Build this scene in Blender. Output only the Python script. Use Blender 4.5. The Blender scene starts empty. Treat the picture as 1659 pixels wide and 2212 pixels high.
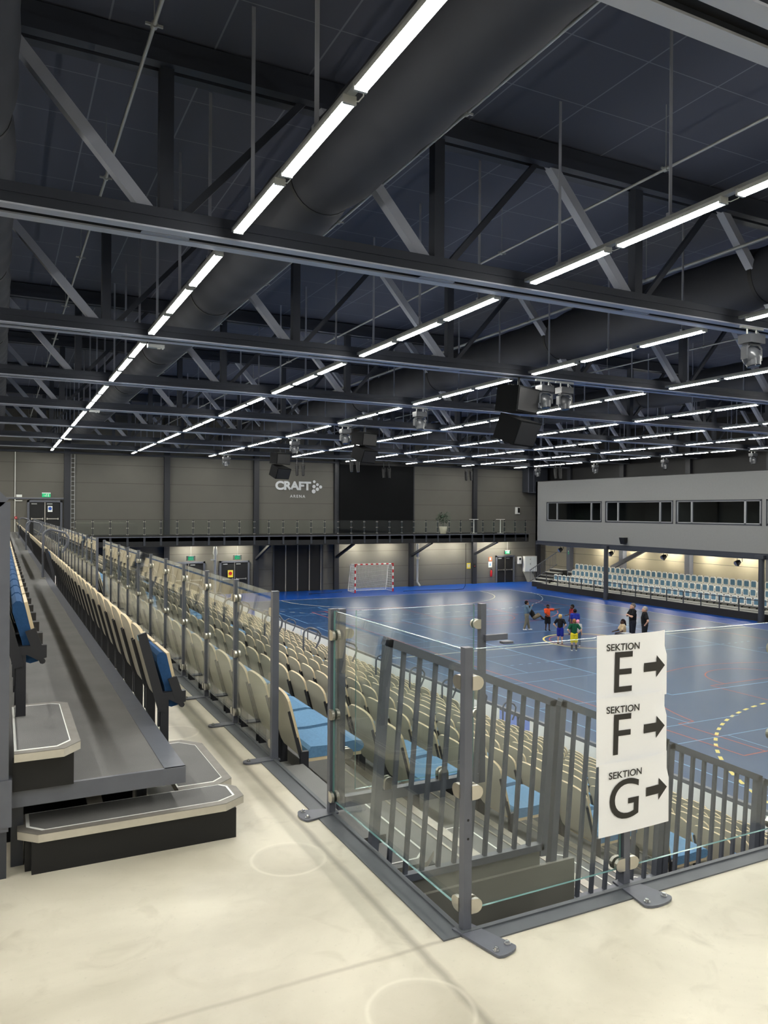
import bpy, bmesh, math, random
from mathutils import Vector, Matrix
random.seed(7)
SC = bpy.context.scene
COL = SC.collection
D = bpy.data
PI = math.pi

# ------------------------------------------------------------------ camera, world, exposure
FPX, YAW, PITCH, ROLL, EYE = 1657.2, math.radians(26.512), math.radians(-0.026), math.radians(0.382), 1.57
fw = Vector((math.sin(YAW)*math.cos(PITCH), math.cos(YAW)*math.cos(PITCH), math.sin(PITCH)))
r0 = Vector((math.cos(YAW), -math.sin(YAW), 0)); u0 = r0.cross(fw)
rv = r0*math.cos(ROLL)+u0*math.sin(ROLL); uv = -r0*math.sin(ROLL)+u0*math.cos(ROLL)
cd = D.cameras.new('camera'); cam = D.objects.new('camera', cd); COL.objects.link(cam)
cd.sensor_fit = 'VERTICAL'; cd.sensor_height = 36; cd.sensor_width = 27
cd.lens = 36*FPX/2212; cd.clip_start = 0.02; cd.clip_end = 200
m = Matrix.Identity(4)
for i in range(3):
    m[i][0] = rv[i]; m[i][1] = uv[i]; m[i][2] = -fw[i]
m[0][3], m[1][3], m[2][3] = 0, 0, EYE
cam.matrix_world = m
SC.camera = cam
w = D.worlds.new('world'); SC.world = w; w.use_nodes = True
w.node_tree.nodes['Background'].inputs[0].default_value = (0.5, 0.6, 0.8, 1)
w.node_tree.nodes['Background'].inputs[1].default_value = 0.0
SC.view_settings.view_transform = 'Standard'; SC.view_settings.look = 'None'
SC.view_settings.gamma = 1; SC.view_settings.use_curve_mapping = False
SC.view_settings.exposure = 0.42
LAMP_POWER = 62.0          # emission of the strip lamps
WASH_POWER = 230.0          # emission of the wall lamps under balcony and boxes
cy = SC.cycles
cy.use_denoising = True; cy.max_bounces = 8; cy.diffuse_bounces = 4; cy.glossy_bounces = 3
cy.transmission_bounces = 4; cy.transparent_max_bounces = 24; cy.use_light_tree = True
cy.caustics_reflective = False; cy.caustics_refractive = False
cy.sample_clamp_indirect = 6; cy.use_adaptive_sampling = True; cy.adaptive_threshold = 0.02

# ------------------------------------------------------------------ materials
def s2l(c):
    return tuple(((v/255)/12.92 if v/255 <= .04045 else ((v/255+.055)/1.055)**2.4) for v in c)
def mat(name, rgb, rough=.5, metal=0, spec=.5, emis=0, ecol=None, noise=0, nscale=6, bump=0, bscale=80, coat=0):
    mt = D.materials.new(name); mt.use_nodes = True
    nt = mt.node_tree; b = nt.nodes['Principled BSDF']
    c = s2l(rgb)+(1,)
    b.inputs['Base Color'].default_value = c; b.inputs['Roughness'].default_value = rough
    b.inputs['Metallic'].default_value = metal; b.inputs['Specular IOR Level'].default_value = spec
    if emis:
        b.inputs['Emission Color'].default_value = (ecol or (1, 1, 1))+(1,); b.inputs['Emission Strength'].default_value = emis
    if noise or bump:
        tc = nt.nodes.new('ShaderNodeTexCoord')
    if noise:
        n = nt.nodes.new('ShaderNodeTexNoise'); n.inputs['Scale'].default_value = nscale; n.inputs['Detail'].default_value = 5
        nt.links.new(tc.outputs['Object'], n.inputs['Vector'])
        rmp = nt.nodes.new('ShaderNodeMapRange'); rmp.inputs[1].default_value = .3; rmp.inputs[2].default_value = .7
        rmp.inputs[3].default_value = 1-noise; rmp.inputs[4].default_value = 1+noise
        nt.links.new(n.outputs['Fac'], rmp.inputs[0])
        mx = nt.nodes.new('ShaderNodeVectorMath'); mx.operation = 'SCALE'; mx.inputs[0].default_value = c[:3]
        nt.links.new(rmp.outputs[0], mx.inputs['Scale']); nt.links.new(mx.outputs[0], b.inputs['Base Color'])
    if bump:
        n2 = nt.nodes.new('ShaderNodeTexNoise'); n2.inputs['Scale'].default_value = bscale
        nt.links.new(tc.outputs['Object'], n2.inputs['Vector'])
        bp = nt.nodes.new('ShaderNodeBump'); bp.inputs['Strength'].default_value = bump; bp.inputs['Distance'].default_value = .01
        nt.links.new(n2.outputs['Fac'], bp.inputs['Height']); nt.links.new(bp.outputs[0], b.inputs['Normal'])
    return mt
M = {}
M['steel'] = mat('painted_steel', (92, 95, 104), .38, 0, .5, noise=.06, nscale=14)
M['steel_dark'] = mat('dark_painted_steel', (50, 53, 60), .45)
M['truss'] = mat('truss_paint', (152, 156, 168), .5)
M['chord'] = mat('chord_lit_underside', (196, 200, 212), .5)  # brighter copy of the truss paint, painting in the lit underside
M['trussd'] = mat('truss_dark_and_shade', (44, 48, 58), .6)  # dark truss grey; on the bottom box it also paints in shaded sides
M['black'] = mat('matte_black', (11, 11, 13), .6)
M['bandtop'] = mat('worn_nosing_top', (124, 119, 112), .5, .2, noise=.12, nscale=18)
M['blackrub'] = mat('black_cloth_and_shade', (9, 10, 12), .9, spec=.2)  # dull black, also for the sheets that stand in for dark voids
M['satin'] = mat('satin_stainless', (205, 200, 188), .28, .9)
M['chrome'] = mat('bolt_zinc', (215, 215, 215), .2, 1)
M['alu'] = mat('worn_aluminium', (176, 170, 158), .42, .55, noise=.1, nscale=20)
M['nosing'] = mat('pale_nosing_front', (196, 190, 176), .45, .25, noise=.06, nscale=20)
M['tread'] = mat('dark_tread_sheet', (100, 99, 97), .62, noise=.14, nscale=3, bump=.25, bscale=260)
M['treadlow'] = mat('grey_tread_sheet', (112, 112, 110), .6, noise=.06, nscale=5, bump=.2, bscale=260)
M['edgeband'] = mat('nosing_band', (108, 112, 122), .35, .2, noise=.1, nscale=12)
M['white_line'] = mat('white_tape', (236, 236, 230), .6)
M['shell'] = mat('seat_shell_laminate', (196, 190, 172), .38, noise=.02, nscale=3)
M['shell_edge'] = mat('plywood_edge', (214, 196, 160), .5)
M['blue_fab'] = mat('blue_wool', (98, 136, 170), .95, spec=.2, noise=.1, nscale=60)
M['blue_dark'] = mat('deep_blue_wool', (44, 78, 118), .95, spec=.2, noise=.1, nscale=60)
M['bracket'] = mat('seat_bracket_black', (38, 39, 44), .5)
M['white_shell'] = mat('white_plastic', (232, 230, 222), .35)
M['blue_pad'] = mat('grey_blue_pad', (92, 128, 150), .8)
M['lampbody'] = mat('lamp_housing_white', (190, 192, 190), .4)
M['lamp'] = mat('lamp_diffuser', (255, 255, 250), .4, emis=LAMP_POWER, ecol=(1.0, .99, .93))
M['wash'] = mat('wash_lamp_diffuser', (255, 250, 235), .4, emis=WASH_POWER, ecol=(1.0, .95, .80))
M['galv'] = mat('galvanised_pipe', (170, 172, 170), .4, .5)
M['duct'] = mat('black_fabric_duct', (38, 40, 47), .75, noise=.05, nscale=2)
M['banner'] = mat('white_banner_cloth', (250, 251, 252), .7)
M['white_paint'] = mat('white_paint', (224, 224, 218), .5)
M['red_paint'] = mat('red_paint', (190, 30, 36), .45)
M['paper'] = mat('white_paper', (250, 250, 250), .7)
M['ink'] = mat('dark_ink', (44, 42, 38), .7)
M['green_sign'] = mat('exit_green', (20, 150, 96), .5, emis=.5, ecol=s2l((30, 190, 120)))
M['sign_white'] = mat('sign_white', (235, 240, 236), .5)
M['logo'] = mat('logo_silver', (205, 208, 210), .5)
M['leaf'] = mat('leaf_green', (38, 66, 42), .5, noise=.25, nscale=8)
M['pot'] = mat('cream_pot', (206, 198, 178), .6)
M['boxface'] = mat('grey_facade_board', (128, 128, 126), .8, noise=.02, nscale=9)
M['room'] = mat('box_room_wall', (120, 118, 112), .8)
M['winframe'] = mat('window_aluminium', (150, 152, 154), .4, .3)
M['extred'] = mat('extinguisher_red', (200, 30, 34), .35)
M['yellow'] = mat('yellow_plate', (228, 206, 70), .6)
M['orange_sign'] = mat('orange_sign', (220, 110, 70), .6)
M['blue_sign'] = mat('blue_sign', (40, 90, 190), .5)
M['column'] = mat('column_paint', (34, 36, 42), .5)
M['trim'] = mat('trim_steel', (84, 88, 92), .5, noise=.08, nscale=9)
M['concrete_edge'] = mat('slab_edge', (58, 58, 58), .8)
M['lens'] = mat('lamp_lens', (40, 42, 48), .08, 0, .8)
M['mh'] = mat('moving_head_shell', (64, 66, 70), .3)
M['edge_glass'] = mat('glass_edge', (104, 146, 144), .15, 0, .6)
M['m_sticker'] = mat('pale_blue_sticker', (150, 190, 210), .5)
M['kick'] = mat('kick_plate_grey', (122, 119, 112), .45)
M['deck'] = mat('pale_deck', (190, 190, 184), .6)

def glass(name, tint=(.955, .98, .97), refl=1.0):
    mt = D.materials.new(name); mt.use_nodes = True; nt = mt.node_tree
    nt.nodes.remove(nt.nodes['Principled BSDF']); out = nt.nodes['Material Output']
    t = nt.nodes.new('ShaderNodeBsdfTransparent'); t.inputs[0].default_value = tint+(1,)
    g = nt.nodes.new('ShaderNodeBsdfGlossy'); g.inputs['Roughness'].default_value = .02
    g.inputs['Color'].default_value = (refl, refl, refl, 1)
    f = nt.nodes.new('ShaderNodeFresnel')
    ge = nt.nodes.new('ShaderNodeNewGeometry'); io = nt.nodes.new('ShaderNodeMapRange')   # same reflectance from both sides of the sheet
    io.inputs[3].default_value = 1.45; io.inputs[4].default_value = 1/1.45
    nt.links.new(ge.outputs['Backfacing'], io.inputs[0]); nt.links.new(io.outputs[0], f.inputs['IOR'])
    mx = nt.nodes.new('ShaderNodeMixShader')
    nt.links.new(f.outputs[0], mx.inputs[0]); nt.links.new(t.outputs[0], mx.inputs[1]); nt.links.new(g.outputs[0], mx.inputs[2])
    nt.links.new(mx.outputs[0], out.inputs[0])
    return mt
M['glass'] = glass('railing_glass')
M['winglass'] = glass('window_glass', (.62, .66, .68))

def nodes_mat(name, rough=.5, spec=.5):
    mt = D.materials.new(name); mt.use_nodes = True; nt = mt.node_tree
    b = nt.nodes['Principled BSDF']; b.inputs['Roughness'].default_value = rough; b.inputs['Specular IOR Level'].default_value = spec
    tc = nt.nodes.new('ShaderNodeTexCoord'); sx = nt.nodes.new('ShaderNodeSeparateXYZ')
    nt.links.new(tc.outputs['Object'], sx.inputs[0])
    return mt, nt, b, tc, sx
def nmath(nt, op, a, b=None, c=None):
    n = nt.nodes.new('ShaderNodeMath'); n.operation = op
    for i, v in enumerate((a, b, c)):
        if v is None: continue
        if isinstance(v, (int, float)): n.inputs[i].default_value = v
        else: nt.links.new(v, n.inputs[i])
    return n.outputs[0]
def nmix(nt, fac, c1, c2):
    n = nt.nodes.new('ShaderNodeMix'); n.data_type = 'RGBA'
    def put(i, v):
        if isinstance(v, tuple): n.inputs[i].default_value = v if len(v) == 4 else v+(1,)
        elif isinstance(v, (int, float)): n.inputs[i].default_value = v
        else: nt.links.new(v, n.inputs[i])
    put(0, fac); put(6, c1); put(7, c2)
    return n.outputs[2]
def nnoise(nt, vec, scale, detail=4, dist=0):
    n = nt.nodes.new('ShaderNodeTexNoise'); n.inputs['Scale'].default_value = scale; n.inputs['Detail'].default_value = detail
    n.inputs['Distortion'].default_value = dist
    nt.links.new(vec, n.inputs['Vector']); return n.outputs['Fac']
def nrange(nt, v, a, b, c=0, d=1):
    n = nt.nodes.new('ShaderNodeMapRange'); nt.links.new(v, n.inputs[0])
    for i, k in enumerate((a, b, c, d)): n.inputs[i+1].default_value = k
    return n.outputs[0]
def line_at(nt, coord, period, offset, half):      # 1 on a thin line repeated every period
    t = nmath(nt, 'PINGPONG', nmath(nt, 'SUBTRACT', coord, offset), period/2)
    return nmath(nt, 'LESS_THAN', t, half)

# concourse floor: sealed concrete with stains, joints and round patched sockets
mt, nt, b, tc, sx = nodes_mat('sealed_concrete', .42, .4)
n1 = nnoise(nt, tc.outputs['Object'], .9, 6, .6); n2 = nnoise(nt, tc.outputs['Object'], 5, 8, 1.2); n3 = nnoise(nt, tc.outputs['Object'], 60, 3)
base = nmix(nt, nrange(nt, n1, .38, .62), s2l((184, 177, 158)), s2l((218, 211, 192)))
base = nmix(nt, nrange(nt, n2, .55, .75, 0, .45), base, s2l((176, 168, 148)))
base = nmix(nt, nrange(nt, n3, .62, .8, 0, .15), base, s2l((120, 114, 100)))
X, Y = sx.outputs[0], sx.outputs[1]
wob = nmath(nt, 'MULTIPLY', nmath(nt, 'SUBTRACT', n2, .5), .02)
dx = nmath(nt, 'ABSOLUTE', nmath(nt, 'SUBTRACT', nmath(nt, 'ADD', X, wob), 1.35))
seam = nrange(nt, dx, .004, .028, .55, 0)
base = nmix(nt, seam, base, s2l((120, 112, 98)))
dy = nmath(nt, 'ABSOLUTE', nmath(nt, 'SUBTRACT', nmath(nt, 'ADD', Y, wob), 2.41))
base = nmix(nt, nmath(nt, 'MULTIPLY', nrange(nt, dy, .003, .016, .45, 0), nmath(nt, 'LESS_THAN', X, 1.5)), base, s2l((150, 140, 122)))
for (px, py, pr) in ((1.17, 3.29, .165), (1.19, 2.10, .17), (1.1, 5.5, .17), (1.15, 9.0, .17)):
    ddx = nmath(nt, 'SUBTRACT', X, px); ddy = nmath(nt, 'SUBTRACT', Y, py)
    dist = nmath(nt, 'SQRT', nmath(nt, 'ADD', nmath(nt, 'MULTIPLY', ddx, ddx), nmath(nt, 'MULTIPLY', ddy, ddy)))
    ring = nrange(nt, nmath(nt, 'ABSOLUTE', nmath(nt, 'SUBTRACT', nmath(nt, 'ADD', dist, nmath(nt, 'MULTIPLY', wob, .8)), pr)), .002, .012, .3, 0)
    base = nmix(nt, ring, base, s2l((232, 226, 208)))
    base = nmix(nt, nrange(nt, dist, pr-.03, pr, .28, 0), base, s2l((168, 160, 142)))
nt.links.new(base, b.inputs['Base Color'])
nt.links.new(nrange(nt, n1, .3, .7, .34, .5), b.inputs['Roughness'])
M['concrete'] = mt
# blue sports floor
mt, nt, b, tc, sx = nodes_mat('blue_sports_floor', .34, .17)
n1 = nnoise(nt, tc.outputs['Object'], .25, 3)
inner = nmath(nt, 'MULTIPLY', nmath(nt, 'MULTIPLY', nmath(nt, 'GREATER_THAN', sx.outputs[0], 12.9), nmath(nt, 'LESS_THAN', sx.outputs[0], 32.9)), nmath(nt, 'LESS_THAN', sx.outputs[1], 45.5))
cin = nmix(nt, n1, s2l((28, 62, 104)), s2l((34, 68, 110)))
cout = nmix(nt, n1, s2l((12, 66, 148)), s2l((18, 72, 156)))
nt.links.new(nmix(nt, inner, cout, cin), b.inputs['Base Color'])
M['court'] = mt
# sandwich wall panels with horizontal joints
def panel_mat(name, rgb, period, off, axis=2, jcol=(70, 68, 62), half=.012):
    mt, nt, b, tc, sx = nodes_mat(name, .7, .3)
    n1 = nnoise(nt, tc.outputs['Object'], 1.2, 4); n2 = nnoise(nt, tc.outputs['Object'], 40, 2)
    c = nmix(nt, n1, s2l(tuple(v*.97 for v in rgb)), s2l(tuple(min(255, v*1.03) for v in rgb)))
    c = nmix(nt, line_at(nt, sx.outputs[axis], period, off, half), c, s2l(jcol))
    nt.links.new(c, b.inputs['Base Color'])
    return mt
M['wallpanel'] = panel_mat('grey_wall_panel', (101, 99, 93), 1.135, 2.1)
M['wallcream'] = panel_mat('cream_wall_panel', (144, 136, 116), 1.1, -1.6)
# roof deck: dark panels with a pale joint grid
mt, nt, b, tc, sx = nodes_mat('roof_panel', .8, .2)
g = nmath(nt, 'MAXIMUM', line_at(nt, sx.outputs[0], 1.3, 1.145, .012), line_at(nt, sx.outputs[1], 1.25, 10.05, .008))
nt.links.new(nmix(nt, g, s2l((82, 85, 97)), s2l((118, 121, 131))), b.inputs['Base Color'])
M['roof'] = mt

# ------------------------------------------------------------------ mesh builder
class MB:
    def __init__(s): s.v = []; s.f = []; s.mi = []; s.sm = []
    def add(s, vs, fs, mi=0, smooth=False):
        o = len(s.v); s.v += [tuple(p) for p in vs]
        for f in fs: s.f.append(tuple(i+o for i in f)); s.mi.append(mi); s.sm.append(smooth)
    def box(s, a, b, mi=0):
        (x0, y0, z0), (x1, y1, z1) = a, b
        if x0 > x1: x0, x1 = x1, x0
        if y0 > y1: y0, y1 = y1, y0
        if z0 > z1: z0, z1 = z1, z0
        s.add([(x0, y0, z0), (x1, y0, z0), (x1, y1, z0), (x0, y1, z0), (x0, y0, z1), (x1, y0, z1), (x1, y1, z1), (x0, y1, z1)],
              [(0, 3, 2, 1), (4, 5, 6, 7), (0, 1, 5, 4), (1, 2, 6, 5), (2, 3, 7, 6), (3, 0, 4, 7)], mi)
    def bar(s, p, q, wdt, hgt, up=(0, 0, 1), mi=0):     # rectangular bar from p to q
        p, q = Vector(p), Vector(q); d = (q-p).normalized(); upv = Vector(up)
        sd = d.cross(upv)
        if sd.length < 1e-4: sd = d.cross(Vector((0, 1, 0)))
        sd.normalize(); uu = sd.cross(d).normalized()
        sd *= wdt/2; uu *= hgt/2
        vs = [p-sd-uu, p+sd-uu, p+sd+uu, p-sd+uu, q-sd-uu, q+sd-uu, q+sd+uu, q-sd+uu]
        s.add(vs, [(0, 3, 2, 1), (4, 5, 6, 7), (0, 1, 5, 4), (1, 2, 6, 5), (2, 3, 7, 6), (3, 0, 4, 7)], mi)
    def tube(s, pts, r, n=8, mi=0, cap=True):
        pts = [Vector(p) for p in pts]; rr = r if isinstance(r, (list, tuple)) else [r]*len(pts)
        vs = []; fs = []; prev = None
        for i, p in enumerate(pts):
            d = (pts[min(i+1, len(pts)-1)]-pts[max(i-1, 0)]).normalized()
            a = prev if prev is not None else (Vector((0, 0, 1)) if abs(d.z) < .9 else Vector((1, 0, 0)))
            a = (a-d*a.dot(d)).normalized(); prev = a; c = d.cross(a)
            for k in range(n):
                t = 2*PI*k/n; vs.append(p+(a*math.cos(t)+c*math.sin(t))*rr[i])
        for i in range(len(pts)-1):
            for k in range(n):
                fs.append((i*n+k, i*n+(k+1) % n, (i+1)*n+(k+1) % n, (i+1)*n+k))
        s.add(vs, fs, mi, True)
        if cap:
            s.add([vs[k] for k in range(n)], [tuple(range(n-1, -1, -1))], mi)
            s.add([vs[(len(pts)-1)*n+k] for k in range(n)], [tuple(range(n))], mi)
    def prism(s, poly, d, mi=0, mi_side=None, mi_back=None):      # poly: planar 3D points, extruded by d
        d = Vector(d); n = len(poly); P = [Vector(p) for p in poly]
        nn = Vector((0, 0, 0))
        for i in range(n): nn += P[i].cross(P[(i+1) % n])
        if nn.dot(d) > 0: P = P[::-1]
        Q = [p+d for p in P]
        s.add(P, [tuple(range(n))], mi); s.add(Q, [tuple(range(n-1, -1, -1))], mi if mi_back is None else mi_back)
        ms = mi if mi_side is None else mi_side
        s.add(P+Q, [(i, i+n, (i+1) % n+n, (i+1) % n) for i in range(n)], ms)
    def sphere(s, c, r, n=10, mi=0, sc=(1, 1, 1)):
        c = Vector(c); vs = []; fs = []
        for i in range(n+1):
            th = PI*i/n
            for k in range(n):
                ph = 2*PI*k/n
                vs.append(c+Vector((math.sin(th)*math.cos(ph)*r*sc[0], math.sin(th)*math.sin(ph)*r*sc[1], math.cos(th)*r*sc[2])))
        for i in range(n):
            for k in range(n): fs.append((i*n+k, (i+1)*n+k, (i+1)*n+(k+1) % n, i*n+(k+1) % n))
        s.add(vs, fs, mi, True)
    def mesh(s, name, mats):
        me = D.meshes.new(name); me.from_pydata(s.v, [], s.f); 
        for k in (mats if isinstance(mats, (list, tuple)) else [mats]): me.materials.append(M[k] if isinstance(k, str) else k)
        me.polygons.foreach_set('material_index', s.mi); me.polygons.foreach_set('use_smooth', s.sm); me.update()
        return me
    def build(s, name, mats, parent=None, loc=None):
        o = D.objects.new(name, s.mesh(name, mats)); COL.objects.link(o)
        if parent: o.parent = parent
        if loc: o.location = loc
        return o
def link_mesh(name, me, parent=None, loc=None, rz=0):
    o = D.objects.new(name, me); COL.objects.link(o)
    if parent: o.parent = parent
    if loc: o.location = loc
    if rz: o.rotation_euler.z = rz
    return o
def tag(o, label, cat, group=None):
    o['label'] = label; o['category'] = cat
    if group: o['group'] = group
    return o
def thing(name, label, cat, loc=(0, 0, 0), rz=0, group=None):
    o = D.objects.new(name, None); COL.objects.link(o); o.location = loc; o.rotation_euler.z = rz; o.empty_display_size = .1
    return tag(o, label, cat, group)
def struct(o): o['kind'] = 'structure'; return o
def copy_tree(o, parent=None):
    c = o.copy(); COL.objects.link(c)
    if parent: c.parent = parent
    for ch in o.children: copy_tree(ch, c)
    return c
def sbox(name, a, b, m_):
    k = MB(); k.box(a, b); return struct(k.build(name, m_))
ORD = ['first', 'second', 'third', 'fourth', 'fifth', 'sixth', 'seventh', 'eighth', 'ninth', 'tenth', 'eleventh', 'twelfth', 'thirteenth',
       'fourteenth', 'fifteenth', 'sixteenth', 'seventeenth', 'eighteenth', 'nineteenth', 'twentieth']
def ordw(i):
    if i < 20: return ORD[i]
    tens = {2: 'twenty', 3: 'thirty', 4: 'forty', 5: 'fifty', 6: 'sixty'}[(i+1)//10]
    u = (i+1) % 10
    return {'twenty': 'twentieth', 'thirty': 'thirtieth', 'forty': 'fortieth', 'fifty': 'fiftieth', 'sixty': 'sixtieth'}[tens] if u == 0 else tens+'-'+ORD[u-1]
def text_mesh(body, bold=0, sp=1.0):
    cu = D.curves.new('lettering', 'FONT'); cu.body = body; cu.offset = bold; cu.space_character = sp; cu.extrude = 0; cu.resolution_u = 6
    o = D.objects.new('lettering', cu); COL.objects.link(o)
    dg = bpy.context.evaluated_depsgraph_get()
    me = D.meshes.new_from_object(o.evaluated_get(dg)); D.objects.remove(o); D.curves.remove(cu)
    return me
def fit_text(name, body, m_, org, ux, uz, wd, ht, parent, bold=0, thick=.0, nrm=None, sp=1.0):
    """text fitted to a rectangle of wd x ht whose lower left corner is org, along ux and uz"""
    me = text_mesh(body, bold, sp); xs = [v.co.x for v in me.vertices]; ys = [v.co.y for v in me.vertices]
    x0, x1, y0, y1 = min(xs), max(xs), min(ys), max(ys)
    ux, uz, org = Vector(ux), Vector(uz), Vector(org)
    for v in me.vertices:
        v.co = org+ux*((v.co.x-x0)/(x1-x0)*wd)+uz*((v.co.y-y0)/(y1-y0)*ht)
    me.materials.clear(); me.materials.append(M[m_]); me.name = name
    return link_mesh(name, me, parent)

# ------------------------------------------------------------------ setting
YW, XR, XL, YN, CZ, RZ = 50.5, 40.0, -9.0, -11.0, -4.0, 7.55
sbox('floor', (1.0, YN, CZ-.3), (XR+.3, YW+.3, CZ), 'court')
k = MB()
k.prism([(XL, YN, 0), (14, YN, 0), (14, 2.40, 0), (1.53, 2.40, 0), (1.53, 46.9, 0), (1.53, YW, 0), (XL, YW, 0)], (0, 0, -.3), 0, 1)
struct(k.build('floor_concourse', ['concrete', 'concrete_edge']))
sbox('wall_far', (XL, YW, CZ), (XR+.3, YW+.3, RZ), 'wallpanel')
sbox('wall_right', (XR, YN, CZ), (XR+.3, YW, RZ), 'wallcream')
sbox('wall_left', (XL-.3, YN, CZ), (XL, YW, RZ), 'wallpanel')
sbox('wall_near', (XL, YN-.3, CZ), (XR, YN, RZ), 'wallpanel')
sbox('ceiling', (XL, YN, RZ), (XR, YW, RZ+.3), 'roof')
# steel angle trims along the slab edge
k = MB(); k.box((1.455, 2.405, 0), (1.555, 46.9, .006)); k.box((1.535, 2.405, -.28), (1.555, 46.9, .012)); struct(k.build('trim_1', 'trim'))
k = MB(); k.box((1.58, 2.335, 0), (14, 2.425, .006)); k.box((1.555, 2.405, -.28), (14, 2.425, .012)); struct(k.build('trim_2', 'trim'))
# wall columns
for i, cx_ in enumerate((-2.35, 3.58, 9.52, 15.45, 21.35, 27.43, 33.03, 39.2)):
    sbox('column', (cx_-.18, YW-.22, CZ), (cx_+.18, YW, RZ), 'column')
for i, yy in enumerate((12.0, 17.9, 23.8, 29.7, 35.6, 41.5, 47.2)):
    sbox('column', (XR-.35, yy-.2, CZ), (XR, yy+.2, -.5), 'steel'); sbox('column', (XR-.35, yy-.2, 3.9), (XR, yy+.2, RZ), 'column')
sbox('wall_upper', (39.85, YN, -.55), (XR, YW, RZ), 'black')            # dark upper half of the right wall

# balcony along the far wall
k = MB(); k.box((1.53, 46.9, -.3), (35.6, YW, 0)); k.box((1.53, 46.9, -.62), (35.6, 47.1, -.04)); k.box((1.53, 47.1, -.55), (35.6, YW-.3, -.45))
struct(k.build('floor_balcony', 'black'))
k = MB(); k.box((1.53, 46.8, -.06), (35.6, 46.9, -.02)); struct(k.build('trim_3', 'edgeband'))
for cx_ in (15.45, 21.35, 27.43, 33.03):                                 # knee braces below the balcony
    k = MB(); k.bar((cx_, YW-.15, -1.7), (cx_+.0, 47.3, -.6), .16, .16, (1, 0, 0)); struct(k.build('brace', 'column'))
# roof edge beam on far wall
k = MB(); k.box((XL, YW-.25, 4.98), (XR, YW-.02, 5.1)); struct(k.build('trim_4', 'trussd'))

# ------------------------------------------------------------------ roof trusses
BEAM = [4.05+6.213*i for i in range(8)]
nth8 = ['nearest roof truss, passing overhead at the top right', 'second roof truss from the camera', 'third roof truss from the camera', 'fourth roof truss from the camera',
        'fifth roof truss from the camera', 'sixth roof truss from the camera', 'seventh roof truss from the camera', 'last roof truss, hanging just in front of the far wall']
def truss(i):
    yb = BEAM[i]
    t = thing('roof_truss', 'dark grey steel '+nth8[i], 'roof truss', (0, yb, 5.07), 0, 'roof trusses across the hall')
    k = MB()
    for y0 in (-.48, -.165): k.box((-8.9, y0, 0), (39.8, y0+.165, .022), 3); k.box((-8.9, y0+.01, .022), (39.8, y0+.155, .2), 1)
    k.box((-8.9, -.49, .14), (39.8, .01, .26), 1); k.box((-8.9, -.32, .07), (39.8, -.16, .15), 2); k.build('bottom_chord', ['truss', 'trussd', 'black', 'chord'], t)  # pale plates, dark box and black slot paint in light and shade
    k = MB()
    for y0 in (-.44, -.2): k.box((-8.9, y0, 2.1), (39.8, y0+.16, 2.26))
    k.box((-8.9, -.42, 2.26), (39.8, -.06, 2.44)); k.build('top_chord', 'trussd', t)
    xb = -6.15
    while xb < 39:
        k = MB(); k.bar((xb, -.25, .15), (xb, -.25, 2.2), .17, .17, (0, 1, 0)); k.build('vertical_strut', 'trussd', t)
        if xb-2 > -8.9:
            k = MB(); k.bar((xb-1.9, -.25, 2.2), (xb-.12, -.25, .16), .15, .15, (0, 1, 0)); k.build('diagonal_strut', 'truss', t)  # lighter grey paints in the lit look of these struts
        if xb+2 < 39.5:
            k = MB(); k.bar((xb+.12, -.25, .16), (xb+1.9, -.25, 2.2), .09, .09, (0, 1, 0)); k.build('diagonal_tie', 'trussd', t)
        k = MB(); k.prism([(xb-.3, -.3, -.004), (xb+.3, -.3, -.004), (xb, -.3, .1)], (0, .1, 0)); k.build('gusset_plate', 'truss', t)
        xb += 4
    return t
for i in range(8): truss(i)

# fabric ducts
def duct(xc, r, z, label):
    pts, rr = [], []
    y = -3.8
    while y < 50:
        ph = min(abs(y-b+.25) for b in BEAM)
        pts.append((xc, y, z-.0)); rr.append(r*(1-.13*math.exp(-(ph/.3)**2)+.015*math.sin(y*7)))
        y += .16
    k = MB(); k.tube(pts, rr, 28)
    t = thing('ventilation_duct', label, 'duct', (xc, 20, z), 0, 'fabric ducts under the roof')
    o = k.build('duct_sleeve', 'duct', t); o.matrix_parent_inverse = Matrix.Translation((-xc, -20, -z))
    for b in BEAM:
        k = MB(); k.tube([(xc, b-.29, z), (xc, b-.21, z)], r*.9, 28); q = k.build('duct_ring', 'black', t); q.matrix_parent_inverse = Matrix.Translation((-xc, -20, -z))
duct(-.36, .5, 6.2, 'dark fabric air duct at the edge above the upper stand')
duct(4.0, .55, 6.2, 'big black round fabric duct beside the nearest lamp row')
duct(13.3, .62, 6.2, 'big black round fabric duct above the third lamp row')
duct(22.6, .55, 6.2, 'distant black fabric duct over the middle of the court')

# sprinkler pipes
for i, (px, lb) in enumerate(((1.39, 'thin galvanised sprinkler pipe above the upper stand seats'), (5.22, 'galvanised sprinkler pipe running along the big duct'),
                              (8.65, 'galvanised sprinkler pipe right of the second lamp row'), (12.42, 'sprinkler pipe along the left side of the wide duct over the third lamp row'),
                              (18.9, 'far galvanised sprinkler pipe above the middle of the court'), (26.3, 'far galvanised sprinkler pipe over the far half of the court'))):
    t = thing('sprinkler_pipe', lb, 'pipe', (px, 20, 6.6), 0, 'sprinkler pipes under the roof')
    k = MB(); k.tube([(0, -23.5, 0), (0, 30.3, 0)], .022 if i != 3 else .04, 8); k.build('pipe', 'galv', t)
    for j in range(13):
        yy = -20+4.1*j
        k = MB(); k.tube([(0, yy-.03, 0), (0, yy+.03, 0)], .04, 8); k.box((-.09, yy-.012, -.012), (.09, yy+.012, .012)); k.tube([(0, yy, 0), (0, yy, .94)], .006, 6)
        k.build('pipe_hanger', 'galv', t)

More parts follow.
